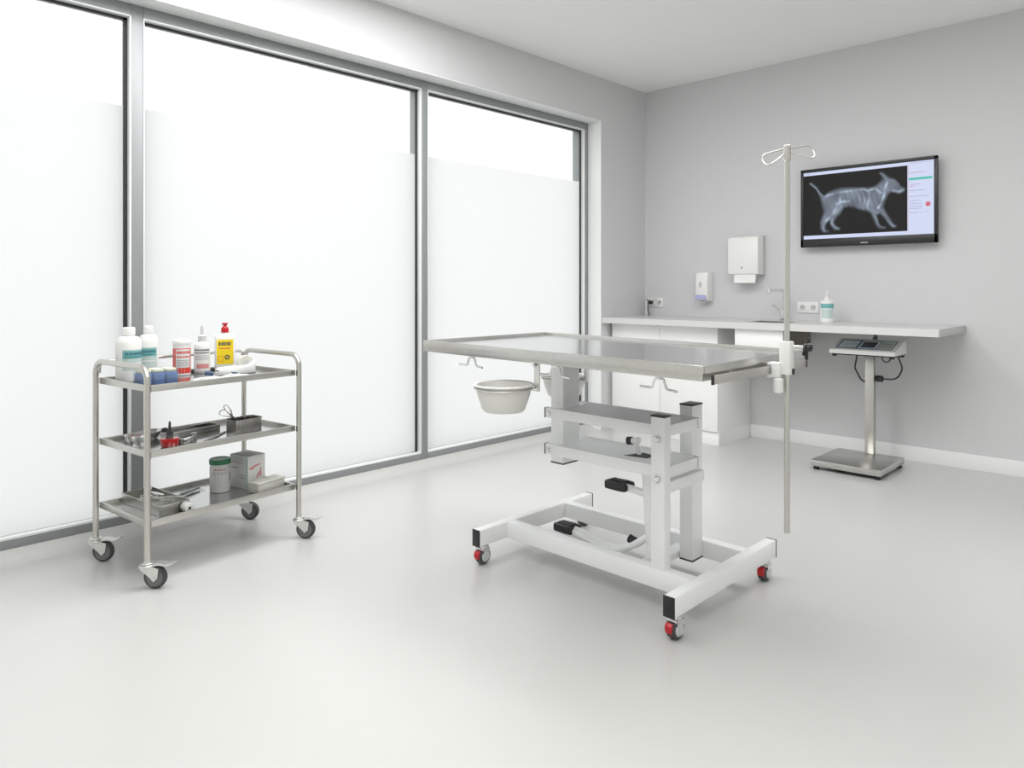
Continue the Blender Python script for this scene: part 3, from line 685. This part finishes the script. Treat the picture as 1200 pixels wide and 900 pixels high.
def trolley_caster(u, v, brake, face):
    f = MB().use('zinc')
    f.cyl(0.024, 0.092, 0.098, bev=0.001).cyl(0.029, 0.083, 0.091, bev=0.002).cyl(0.014, 0.097, 0.104)
    f.prism([(-0.024, 0.085), (0.030, 0.085), (0.052, 0.078), (0.047, 0.042), (0.032, 0.028), (0.018, 0.044), (-0.018, 0.074)], -0.0175, -0.0150, 'y')
    f.prism([(-0.024, 0.085), (0.030, 0.085), (0.052, 0.078), (0.047, 0.042), (0.032, 0.028), (0.018, 0.044), (-0.018, 0.074)], 0.0150, 0.0175, 'y')
    f.box(-0.022, 0.030, -0.0165, 0.0165, 0.080, 0.085, 0.001).cyl(0.006, -0.020, 0.020, (0.033, 0, 0.0435), 'y', 14)
    c = f.build('caster', t, loc=(u, v, 0), rz=R(face))
    w = MB().use('rubber').lathe([(0.033, -0.0125), (0.039, -0.0125), (0.043, -0.007), (0.0435, 0), (0.043, 0.007), (0.039, 0.0125), (0.033, 0.0125)], (0.033, 0, 0.0435), 36, 'y')
    w.use('wheelgrey').lathe([(0, -0.0095), (0.012, -0.0105), (0.030, -0.0095), (0.0335, -0.0125)], (0.033, 0, 0.0435), 32, 'y').lathe([(0.0335, 0.0125), (0.030, 0.0095), (0.012, 0.0105), (0, 0.0095)], (0.033, 0, 0.0435), 32, 'y')
    w.build('wheel', c)
    if brake:
        b_ = MB().use('zinc').prism([(0.022, 0.086), (0.050, 0.090), (0.080, 0.086), (0.106, 0.097), (0.108, 0.103), (0.082, 0.096), (0.050, 0.101), (0.030, 0.098)], -0.015, 0.015, 'y', 0.0015)
        b_.build('brake_lever', c)
trolley_caster(-U, -V, True, 38); trolley_caster(U, -V, True, 36); trolley_caster(U, V, True, 34); trolley_caster(-U, V, False, 34)

def tw(u, v, z):
    c_, s_ = math.cos(TR), math.sin(TR)
    return (TC[0] + u * c_ - v * s_, TC[1] + u * s_ + v * c_, z)
ZA, ZB, ZC = 0.7552, 0.5002, 0.2322
FACE = R(-24)     # labels look out into the room

def strokes(mb, r, z, h, a0, a1, m, c=(0, 0, 0)):
    mb.use(m); a = a0
    while a < a1 - 1:
        w = random.uniform(3.0, 7.5); mb.patch(r, z, z + h, a, min(a + w, a1), c, 3); a += w + random.uniform(1.5, 3)

def big_bottle(u, v, r, H_, rz, label):
    o = thing('disinfectant_bottle', label, 'bottle', tw(u, v, ZA), rz, 'white bottles with teal labels on the trolley')
    k = H_
    MB().use('plastic').lathe([(0, 0), (r - 0.004, 0), (r, 0.004), (r, k * 0.70), (r - 0.003, k * 0.76), (r * 0.80, k * 0.815), (r * 0.42, k * 0.845), (r * 0.40, k * 0.865)], seg=40).build('body', o)
    lb = MB().use('paleteal').patch(r + 0.0004, k * 0.22, k * 0.60, -58, 62)
    lb.use('teal').patch(r + 0.0007, k * 0.435, k * 0.58, -56, 60)
    strokes(lb, r + 0.001, k * 0.50, k * 0.045, -46, 52, 'tealdark'); strokes(lb, r + 0.001, k * 0.455, k * 0.02, -46, 40, 'tealdark')
    lb.use('label').patch(r + 0.0008, k * 0.33, k * 0.36, -50, 55)
    lb.build('bottle_label', o, label='teal printed label')
    cp = MB().use('plastic').lathe([(0, k * 0.86), (r * 0.50, k * 0.86), (r * 0.51, k * 0.87), (r * 0.50, k * 0.985), (r * 0.46, k), (0, k)], seg=40)
    for q in range(30):
        a = q * 12; cp.box(r * 0.495, r * 0.515, -0.0008, 0.0008, k * 0.875, k * 0.98, X=Matrix.Rotation(R(a), 4, 'Z'))
    cp.build('cap', o)
big_bottle(-0.110, -0.262, 0.049, 0.228, R(12), 'larger white bottle with teal label, beside the trolley end handle')
big_bottle(-0.150, -0.160, 0.0395, 0.229, R(-28), 'slimmer white bottle with teal label, between larger bottle and wipes canister')

o = thing('wipes_canister', 'red and white round wipes canister on the top shelf', 'canister', tw(-0.155, -0.008, ZA), FACE)
MB().use('plastic').lathe([(0, 0), (0.036, 0), (0.0375, 0.002), (0.0375, 0.140)], seg=36).build('body', o)
lb = MB().use('redlabel').patch(0.0379, 0.010, 0.122, -95, 80)
lb.use('label').patch(0.0382, 0.036, 0.118, -38, 62)
for z, h in ((0.098, 0.012), (0.080, 0.008)): strokes(lb, 0.0385, z, h, -32, 58, 'redlabel')
for z in (0.066, 0.058, 0.050, 0.042): strokes(lb, 0.0385, z, 0.004, -32, 58, 'greyink')
lb.build('canister_label', o, label='red label with white panel')
MB().use('plastic').lathe([(0, 0.139), (0.0385, 0.139), (0.039, 0.142), (0.039, 0.155), (0.036, 0.160), (0, 0.160)], seg=36).build('lid', o)

o = thing('nozzle_bottle', 'slim white bottle with pointed nozzle and grey lettering', 'bottle', tw(-0.158, 0.090, ZA), FACE)
MB().use('plastic').lathe([(0, 0), (0.033, 0), (0.035, 0.003), (0.035, 0.122), (0.032, 0.134), (0.019, 0.141), (0.018, 0.146)], seg=36).build('body', o)
lb = MB().use('label').patch(0.0354, 0.012, 0.118, -80, 80)
strokes(lb, 0.0358, 0.104, 0.007, -58, 60, 'ink'); strokes(lb, 0.0358, 0.092, 0.005, -55, 58, 'ink')
for z in (0.080, 0.072, 0.064): strokes(lb, 0.0358, z, 0.003, -55, 55, 'greyink')
lb.use('pinklabel').patch(0.0358, 0.024, 0.044, -40, 55)
lb.build('bottle_label', o, label='printed label with faded red strip')
MB().use('greyplastic').lathe([(0, 0.145), (0.0175, 0.145), (0.0175, 0.170), (0.011, 0.176), (0.0068, 0.178), (0.0060, 0.212), (0.0045, 0.217), (0, 0.217)], seg=28).build('nozzle_cap', o)

o = thing('squeeze_bottle', 'white squeeze bottle with yellow label and red cap', 'bottle', tw(-0.150, 0.200, ZA), FACE)
MB().use('plastic').box(-0.026, 0.026, -0.0455, 0.0455, 0, 0.172, 0.012, seg=4).lathe([(0.016, 0.165), (0.015, 0.186), (0, 0.186)], seg=24).build('body', o)
lb = MB().use('yellow').box(0.026, 0.0265, -0.036, 0.037, 0.034, 0.150)
lb.use('ink')
y = -0.027
for w in (0.007, 0.003, 0.007, 0.006, 0.003, 0.007, 0.006):
    lb.box(0.0265, 0.0269, y, y + w, 0.122, 0.138); y += w + 0.0022
lb.use('redlabel').box(0.0265, 0.0269, -0.027, 0.026, 0.107, 0.111)
lb.use('ink').lathe([(0.006, 0.0268), (0.0115, 0.0268)], (0, 0.010, 0.066), 24, 'x').prism([(0.004, 0.060), (0.007, 0.060), (0.016, 0.072), (0.013, 0.072)], 0.0265, 0.0269, 'x')
lb.use('redlabel').box(0.0265, 0.0268, -0.030, -0.008, 0.046, 0.072)
lb.use('yellow').box(0.0268, 0.02695, -0.028, -0.010, 0.048, 0.070)
lb.build('bottle_label', o, label='yellow label with dark print')
MB().use('red').lathe([(0, 0.182), (0.017, 0.182), (0.0175, 0.184), (0.0165, 0.203), (0.010, 0.209), (0.008, 0.214), (0.0085, 0.218), (0.014, 0.221), (0.014, 0.226), (0.006, 0.228), (0, 0.228)], seg=28).build('cap', o, label='red push cap')

o = thing('tape_dispenser', 'low white tape dispenser with a roll on the top shelf', 'tape dispenser', tw(-0.015, 0.180, ZA), TR + R(78))
MB().use('plastic').prism([(-0.09, 0.0), (0.075, 0.0), (0.075, 0.05), (0.062, 0.052), (0.040, 0.038), (-0.075, 0.030), (-0.09, 0.022)], -0.034, 0.034, 'y', 0.005).build('base', o)
MB().use('frostplastic').lathe([(0.013, -0.022), (0.033, -0.022), (0.034, -0.020), (0.034, 0.020), (0.033, 0.022), (0.013, 0.022), (0.013, -0.022)], (0.034, 0, 0.046), 32, 'y').build('tape_roll', o)
MB().use('greyplastic').cyl(0.0125, -0.024, 0.024, (0.034, 0, 0.046), 'y', 20).build('spindle', o)

o = thing('pack_box', 'clear plastic box of blue packs beside the trolley post', 'box', tw(0.075, -0.238, ZA), R(1))
w, d, h = 0.040, 0.075, 0.068
bxm = MB().use('clear')
for a in ((-w, w, -d, -d + 0.0015), (-w, w, d - 0.0015, d), (-w, -w + 0.0015, -d, d), (w - 0.0015, w, -d, d)): bxm.box(*a, 0, h)
bxm.box(-w, w, -d, d, 0, 0.0015)
bxm.build('clear_case', o)
for k in (-1, 0, 1):
    MB().use('bluepack').box(-w + 0.004, w - 0.004, k * 0.0495 - 0.0225, k * 0.0495 + 0.0225, 0.002, 0.050, 0.004).build('blue_pack', o)
    MB().use('cream').box(-w + 0.006, w - 0.006, k * 0.0495 - 0.020, k * 0.0495 + 0.020, 0.050, 0.066, 0.007).build('cotton_pad', o)

def sachet(u, v, rz, l, w, label, mt, g=None, z=ZA, h=0.006):
    bm = MB().use(mt)
    n = 12; vs = []; fs = []
    for s_ in (0, 1):
        for i in range(n + 1):
            for j in range(n + 1):
                a, b2 = i / n * 2 - 1, j / n * 2 - 1
                e = max(0, (1 - abs(a) ** 4)) * max(0, (1 - abs(b2) ** 4))
                zz_ = 0.0005 + (h * e * (0.8 + 0.25 * math.sin(a * 5 + b2 * 4)) + 0.0005 if s_ else 0)
                vs.append((a * w / 2, b2 * l / 2, zz_))
        for i in range(n):
            for j in range(n):
                q = s_ * (n + 1) ** 2 + i * (n + 1) + j; f = [q, q + n + 1, q + n + 2, q + 1]; fs.append(f if s_ else f[::-1])
    bm.add(vs, fs)
    return bm
for (u, v, rz, l, w, label, z, hh) in ((0.095, -0.020, 20, 0.15, 0.085, 'flat white sterile pouch lying next to the box of blue packs', ZA, 0.007), (0.085, 0.105, 35, 0.14, 0.08, 'flat white sterile pouch with navy ended tool on the top shelf', ZA, 0.007)):
    o = thing('sterile_pouch', label, 'sterile pouch', tw(u, v, z), TR + R(rz), 'sterile pouches on the top shelf')
    sachet(u, v, rz, l, w, label, 'label', h=hh * 1.4).build('pouch', o)
    MB().use('paleblue').box(-w / 2 + 0.004, -w / 2 + 0.016, -l / 2 + 0.004, l / 2 - 0.004, hh * 0.9, hh * 0.9 + 0.001).use('greyink').box(-0.002, 0.002, -l / 2 + 0.02, l / 2 - 0.02, hh + 0.0006, hh + 0.002).build('pouch_content', o)
o = thing('syringe', 'capped syringe with navy end lying across the pouches', 'syringe', tw(0.055, 0.045, ZA + 0.017), TR + R(70))
MB().use('clear').tube([(-0.02, 0, 0), (0.06, 0, 0)], 0.008, 14).build('barrel', o)
MB().use('navy').tube([(-0.055, 0, 0.004), (-0.02, 0, 0)], 0.0095, 14).build('cap', o, label='navy cap')
MB().use('navy').tube([(0.058, 0, 0), (0.085, 0.01, -0.006)], 0.004, 10).build('plunger', o)

# --- middle shelf
def ring_handle(mb, c, rx, ry, r, X): mb.tube([(c[0] + rx * math.cos(k * math.pi / 9), c[1] + ry * math.sin(k * math.pi / 9), c[2]) for k in range(18)], r, 8, closed=True, X=X)
def scissors(parent_name, label, loc, E, s=1.0, open_=14, group=None, mt='darksteel'):
    o = thing(parent_name, label, 'scissors', loc, 0, group); o.rotation_euler = E
    for k in (-1, 1):
        m = MB().use(mt); X = Matrix.Rotation(R(open_ / 2 * k), 4, 'Z')
        m.prism([(0.0, -0.004), (0.0, 0.004), (0.045 * s, 0.003), (0.062 * s, 0.0), (0.045 * s, -0.003)], -0.001 + k * 0.0011, 0.001 + k * 0.0011, 'z', X=X)
        m.tube([(0.0, 0, k * 0.0011), (-0.05 * s, -k * 0.004, 0)], 0.0024, 8, X=X)
        ring_handle(m, (-0.068 * s, -k * 0.010, 0), 0.019 * s, 0.0115 * s, 0.0022, X)
        m.build('blade', o)
    MB().use('darksteel').cyl(0.0035, -0.003, 0.003, seg=12).build('pivot', o)
    return o
# kidney dish with a tape roll
o = thing('kidney_dish', 'steel kidney dish behind the trolley post on the middle shelf', 'dish', tw(-0.105, -0.205, ZB), TR + R(20))
kid = []
for k in range(28):
    a = 2 * math.pi * k / 28; rr = 0.055 * (1 - 0.30 * math.exp(-((a - math.pi) / 0.7) ** 2)); kid.append((rr * math.cos(a) * 0.85, rr * math.sin(a) * 1.45))
def shell(outline, h, th, flare=1.12):
    mb = MB().use('steel'); n = len(outline); vs = []; rings = [(0.88, 0.0), (1.0, h * 0.35), (flare, h), (flare + 0.03, h + 0.001), (flare - 0.02, h * 0.96), (0.96, h * 0.35), (0.85, th)]
    for f, z in rings: vs += [(x * f, y * f, z) for x, y in outline]
    fs = [[i * n + k, i * n + (k + 1) % n, (i + 1) * n + (k + 1) % n, (i + 1) * n + k] for i in range(len(rings) - 1) for k in range(n)]
    fs.append(list(range(n))[::-1]); fs.append([(len(rings) - 1) * n + k for k in range(n)]); mb.add(vs, fs); return mb
shell(kid, 0.032, 0.002).build('dish', o)
o = MB().use('plastic').lathe([(0.012, 0), (0.030, 0), (0.031, 0.002), (0.031, 0.020), (0.030, 0.022), (0.012, 0.022), (0.012, 0)], seg=32).use('pinklabel').lathe([(0.0121, 0.0225), (0.022, 0.0225)], seg=24)
o = o.build('tape_roll', loc=(*tw(-0.108, -0.235, 0)[:2], ZB + 0.0025)); tag(o, 'small white tape roll standing in the kidney dish', 'tape roll')
o = MB().use('black').lathe([(0, 0), (0.012, 0), (0.013, 0.002), (0.013, 0.048), (0.009, 0.054), (0, 0.054)], seg=24).use('greyplastic').lathe([(0.0133, 0.015), (0.0133, 0.038)], seg=24)
tag(o.build('vial', loc=tw(-0.02, -0.155, ZB)), 'small dark vial between the kidney dish and red cup', 'vial')
o = thing('red_cup', 'red squat cup with clear rim and dark spike on the middle shelf', 'cup', tw(0.110, -0.200, ZB), 0)
MB().use('redglass').lathe([(0, 0), (0.030, 0), (0.0345, 0.006), (0.0365, 0.034), (0.034, 0.036), (0, 0.036)], seg=36).build('cup', o)
MB().use('clear').lathe([(0.035, 0.035), (0.036, 0.046), (0.034, 0.048), (0.020, 0.050), (0.016, 0.052)], seg=36).build('clear_collar', o)
MB().use('gasket').lathe([(0, 0.036), (0.014, 0.036), (0.013, 0.058), (0.006, 0.064), (0.0045, 0.098), (0.002, 0.104), (0, 0.104)], seg=20).build('spike', o, label='dark pointed spike')
# long shallow tray
def open_tray(name, label, cat, u, v, z, rz, L, W, h, mt, grp=None):
    o = thing(name, label, cat, tw(u, v, z), TR + R(rz), grp)
    b_ = MB().use(mt); l, w = L / 2, W / 2
    b_.box(-w, w, -l, l, 0, 0.002)
    for a in ((-w, w, -l, -l + 0.002), (-w, w, l - 0.002, l), (-w, -w + 0.002, -l, l), (w - 0.002, w, -l, l)): b_.box(*a, 0, h)
    for a in ((-w - 0.003, w + 0.003, -l - 0.003, -l + 0.001), (-w - 0.003, w + 0.003, l - 0.001, l + 0.003), (-w - 0.003, -w + 0.001, -l, l), (w - 0.001, w + 0.003, -l, l)): b_.box(*a, h - 0.003, h, 0.001)
    b_.build('tray', o); return o
open_tray('instrument_tray', 'long flat steel tray on the middle shelf between red cup and steel box', 'tray', -0.075, -0.005, ZB, 6, 0.235, 0.075, 0.026, 'darksteel')
o = MB().use('chrome')
for k in range(5): o.tube([(-0.02 + k * 0.009, -0.085, 0.006), (-0.018 + k * 0.009, 0.08 - k * 0.008, 0.007)], 0.0025, 8)
o.build('probe') if False else None
for k in range(4):
    q = thing('probe', 'slim steel probe in the long flat tray', 'instrument', tw(-0.096 + k * 0.014, -0.01, ZB + 0.005), TR + R(6), 'steel probes in the flat tray')
    MB().use('chrome').tube([(0, -0.085, 0), (0, 0.03, 0)], 0.0024, 8).tube([(0, 0.03, 0), (0, 0.075, 0), (0.004, 0.085, 0.002)], 0.0013, 8).build('shaft', q)
    MB().use('darksteel').tube([(0, -0.092, 0), (0, -0.060, 0)], 0.0034, 10).build('grip', q)
# clamp-like ratchet instrument and tweezers
o = thing('bone_clamp', 'chunky steel clamp lying open next to the red cup', 'instrument', tw(0.075, -0.105, ZB), TR + R(-58))
MB().use('chrome').prism([(-0.05, -0.010), (0.04, -0.012), (0.062, -0.002), (0.062, 0.010), (0.04, 0.014), (-0.05, 0.006)], 0.0, 0.017, 'z', 0.002).build('body', o)
MB().use('darksteel').cyl(0.010, 0.0, 0.024, (0.055, 0.002, 0), seg=20, bev=0.002).cyl(0.012, 0.0, 0.028, (-0.05, 0.0, 0), seg=20, bev=0.003).tube([(-0.045, 0.012, 0.02), (0.05, 0.022, 0.012)], 0.004, 10).build('jaw', o)
for (u, v, rz, lab) in ((0.105, -0.015, -60, 'steel tweezers beside the chunky clamp'), (0.050, 0.060, -52, 'steel tweezers beside the steel scissor box')):
    o = thing('tweezers', lab, 'tweezers', tw(u, v, ZB), TR + R(rz), 'steel tweezers on the middle shelf')
    m = MB().use('darksteel')
    for k in (-1, 1): m.tube([(-0.06, 0, 0.003), (-0.03, k * 0.004, 0.003), (0.02, k * 0.0035, 0.003), (0.06, k * 0.001, 0.003)], 0.0022, 8)
    m.build('arms', o)
# steel box with scissors
o = thing('instrument_box', 'small steel box full of instruments on the middle shelf', 'instrument box', tw(0.045, 0.178, ZB), TR + R(2))
bx_ = MB().use('darksteel'); w, l, h = 0.042, 0.068, 0.056
out = []
for cx_, cy_, a0_ in ((w - 0.012, l - 0.012, 0), (-w + 0.012, l - 0.012, 90), (-w + 0.012, -l + 0.012, 180), (w - 0.012, -l + 0.012, 270)):
    for k in range(6): a = R(a0_ + k * 18); out.append((cx_ + 0.012 * math.cos(a), cy_ + 0.012 * math.sin(a)))
n = len(out); rings = [(1, 0), (1, h), (1.03, h + 0.001), (1.03, h - 0.005), (0.965, h - 0.004), (0.965, 0.002)]
vs = []
for f, z in rings: vs += [(x * f, y * f, z) for x, y in out]
fs = [[i * n + k, i * n + (k + 1) % n, (i + 1) * n + (k + 1) % n, (i + 1) * n + k] for i in range(len(rings) - 1) for k in range(n)]
fs += [list(range(n))[::-1], [(len(rings) - 1) * n + k for k in range(n)]]
bx_.add(vs, fs); bx_.build('box', o)
MB().use('chrome').tube([(w + 0.001, -l + 0.016, 0.004), (w + 0.001, -l + 0.016, 0.055)], 0.002, 8).build('seam', o)
o = thing('scissors', 'wire handled scissors leaning out of the steel box', 'scissors', tw(0.046, 0.124, ZB + 0.066), TR)
for k, pts in enumerate(([(0.012, -0.010), (-0.015, 0.012), (-0.040, 0.038), (-0.050, 0.054), (-0.043, 0.062), (-0.028, 0.056), (-0.014, 0.036), (-0.008, 0.014), (0.004, -0.004)],
                         [(0.012, -0.008), (-0.020, 0.006), (-0.060, 0.016), (-0.076, 0.026), (-0.074, 0.038), (-0.060, 0.043), (-0.040, 0.036), (-0.016, 0.014), (0.004, -0.002)])):
    m = MB().use('darksteel').tube([(0.004 * (k * 2 - 1) - a * 0.12, a, b) for a, b in pts], 0.0021, 8, 0.012)
    m.tube([(0.003 * (k * 2 - 1), 0.008, -0.006), (0.002 * (k * 2 - 1), 0.040, -0.036)], 0.0026, 8)
    m.build('blade', o)
MB().use('darksteel').cyl(0.0035, -0.007, 0.007, (0, 0.010, -0.007), 'x', 12).build('pivot', o)
for k in range(5):
    q = thing('forceps', 'steel forceps standing in the steel box', 'forceps', tw(0.026 + 0.012 * (k % 3), 0.140 + 0.018 * k, ZB + 0.004), 0, 'forceps in the steel box')
    m = MB().use('darksteel'); X = Matrix.Rotation(R(4 - 2 * k), 4, 'X')
    for s_ in (-1, 1): m.tube([(0, s_ * 0.001, 0.0), (0.001, s_ * 0.003, 0.030), (0, s_ * 0.0045, 0.058)], 0.0022, 8, X=X)
    ring_handle(m, (0, 0, 0), 0.004, 0.004, 0.0018, X @ Matrix.Translation((0, 0, 0.058)))
    m.build('forceps_arms', q)
q = thing('probe', 'thin steel probe sticking up out of the steel box', 'instrument', tw(0.030, 0.150, ZB + 0.03), 0)
MB().use('darksteel').tube([(0.0, 0.0, -0.02), (-0.01, -0.022, 0.062)], 0.0022, 8).tube([(-0.01, -0.022, 0.062), (-0.012, -0.025, 0.068)], 0.0035, 8).build('shaft', q)

# --- bottom shelf
o = open_tray('instrument_tray', 'deep steel instrument tray with scissors on the bottom shelf', 'tray', -0.02, -0.195, ZC, 0, 0.125, 0.32, 0.042, 'rim')
for k, (du, dv, rz) in enumerate(((-0.050, -0.014, 3), (0.0, 0.016, 177), (0.040, -0.006, 8))):
    p_ = tw(-0.02 + du, -0.195 + dv, ZC + 0.020 + 0.0095 * k)
    scissors('scissors', ['scissors at the window end of the deep tray', 'scissors in the middle of the deep tray', 'scissors at the room end of the deep tray'][k], p_, (0, 0, TR + R(rz)), 0.95, 22, 'scissors in the deep tray', 'zinc')
for k in range(3):
    q = thing('forceps', 'steel forceps lying in the deep tray', 'forceps', tw(-0.13 + k * 0.10, -0.165 - 0.02 * (k % 2), ZC + 0.050), TR + R(-30 + 40 * k), 'forceps in the deep tray')
    m = MB().use('chrome')
    for s_ in (-1, 1): m.tube([(-0.055, 0, 0), (0, s_ * 0.006, 0), (0.05, s_ * 0.002, 0)], 0.0028, 8)
    m.build('forceps_arms', q)
o = thing('bandage_roll', 'small white bandage roll against the end of the deep tray', 'bandage roll', tw(0.167, -0.157, ZC + 0.0205), TR)
MB().use('bowl').lathe([(0.007, -0.022), (0.019, -0.022), (0.0205, -0.019), (0.0205, 0.019), (0.019, 0.022), (0.007, 0.022), (0.007, -0.022)], (0, 0, 0), 28, 'x').build('roll', o)
MB().use('ink').cyl(0.0068, -0.018, 0.018, (0, 0, 0), 'x', 16).build('core', o)

o = thing('syringe', 'clear wrapped syringe on the bottom shelf beside the deep tray', 'syringe', tw(-0.085, -0.010, ZC + 0.0005), TR + R(18))
sachet(0, 0, 0, 0.15, 0.05, '', 'clear', h=0.018).build('wrapper', o)
MB().use('label').tube([(0, -0.05, 0.009), (0, 0.03, 0.009)], 0.0065, 12).build('barrel', o)
MB().use('greyink').tube([(0, 0.03, 0.009), (0, 0.058, 0.009)], 0.0045, 12).build('plunger', o)

o = thing('jar', 'white jar with green lid on the bottom shelf', 'jar', tw(-0.015, 0.095, ZC), FACE)
MB().use('plastic').lathe([(0, 0), (0.042, 0), (0.0435, 0.002), (0.0435, 0.118), (0.041, 0.122), (0.041, 0.126)], seg=40).build('body', o)
lb = MB().use('label').patch(0.0439, 0.008, 0.114, -110, 95)
strokes(lb, 0.0443, 0.100, 0.006, -35, 35, 'pinklabel')
for z in (0.090, 0.083): strokes(lb, 0.0443, z, 0.002, -45, 45, 'greyink')
lb.use('greyink').patch(0.0443, 0.050, 0.086, 60, 72)
for z in (0.03, 0.045, 0.06): lb.use('paleteal').patch(0.0443, z, z + 0.001, -40, 40)
lb.build('jar_label', o, label='pale printed label')
MB().use('green').lathe([(0, 0.125), (0.0455, 0.125), (0.046, 0.127), (0.046, 0.144), (0.0435, 0.147), (0.040, 0.1455), (0, 0.1455)], seg=40).build('lid', o, label='green screw lid')

o = thing('carton', 'white cardboard carton with red print beside the jar', 'carton', tw(0.010, 0.218, ZC), TR + R(6))
w, l, h = 0.062, 0.048, 0.150
MB().use('label').box(-w, w, -l, l, 0, h, 0.0012).build('box', o)
pt = MB().use('pinklabel')
pt.prism([(-0.044, 0.095), (-0.005, 0.108), (0.022, 0.108), (0.022, 0.103), (-0.005, 0.098), (-0.030, 0.086)], w + 0.0001, w + 0.0004, 'x')
pt.prism([(0.016, 0.050), (0.026, 0.050), (0.026, 0.095), (0.020, 0.088)], w + 0.0001, w + 0.0004, 'x')
pt.prism([(-0.005, 0.045), (0.012, 0.050), (0.018, 0.075), (0.012, 0.072)], w + 0.0001, w + 0.0004, 'x')
pt.prism([(-0.055, 0.112), (-0.030, 0.120), (0.02, 0.112), (0.02, 0.114), (-0.030, 0.122), (-0.055, 0.115)], -l - 0.0004, -l - 0.0001, 'y')
pt.use('greyink')
for z in (0.06, 0.05): pt.box(0.0, 0.045, -l - 0.0004, -l - 0.0001, z, z + 0.003)
pt.box(-0.05, -0.01, -l - 0.0004, -l - 0.0001, 0.09, 0.094)
pt.use('teal').box(w - 0.008, w - 0.004, -l - 0.0004, -l - 0.0001, 0.01, 0.14)
pt.build('carton_print', o)
MB().use('greyplastic').box(-0.001, 0.001, -l + 0.001, l - 0.001, h, h + 0.0004).build('flap_seam', o)

o = thing('plastic_tub', 'low milky plastic tub in front of the carton', 'tub', tw(0.140, 0.232, ZC), TR + R(8))
w, l, h = 0.034, 0.076, 0.042
MB().use('frostplastic').box(-w, w, -l, l, 0, h, 0.005).build('tub', o)
MB().use('frostplastic').box(-w - 0.003, w + 0.003, -l - 0.003, l + 0.003, h, h + 0.008, 0.003).build('lid', o)

# ------------------------------------------------------------------ light
wd = bpy.data.worlds.new('overcast sky'); sc.world = wd; wd.use_nodes = True
bg = wd.node_tree.nodes['Background']; bg.inputs['Color'].default_value = (1.0, 1.0, 1.0, 1); bg.inputs['Strength'].default_value = 1.47
def fill_light(x, y, sx, sy, watt, name):  # area light added under the ceiling to brighten the room, no fixture in view
    L = bpy.data.lights.new(name, 'AREA'); L.shape = 'RECTANGLE'; L.size = sx; L.size_y = sy; L.energy = watt; L.color = (1, 0.995, 0.985)
    o = bpy.data.objects.new(name, L); o.location = (x, y, RZ - 0.012); col.objects.link(o)
    o['label'] = 'added unseen lamp'; o['category'] = 'fill_light'
fill_light(0.9, -3.5, 0.9, 2.1, 52, 'unseen_fill')
fill_light(2.4, -2.3, 1.6, 0.8, 37, 'unseen_fill')
fill_light(2.7, -4.9, 2.4, 2.0, 37, 'unseen_fill')

# ------------------------------------------------------------------ camera
cam = bpy.data.cameras.new('camera'); cam.sensor_width = 36; cam.lens = 842 / 1200 * 36
cam.shift_y = -113 / 1200; cam.clip_start = 0.05
co = bpy.data.objects.new('camera', cam); col.objects.link(co)
co.location = (3.5347, -5.2794, 1.15); co.rotation_euler = (R(90), 0, R(44.3))
sc.camera = co
vs_ = sc.view_settings
vs_.view_transform = 'Standard'; vs_.look = 'None'; vs_.exposure = 0.05; vs_.gamma = 1.0; vs_.use_curve_mapping = False
sc.cycles.max_bounces = 12; sc.cycles.diffuse_bounces = 8; sc.cycles.transparent_max_bounces = 16
sc.cycles.caustics_reflective = False; sc.cycles.caustics_refractive = False
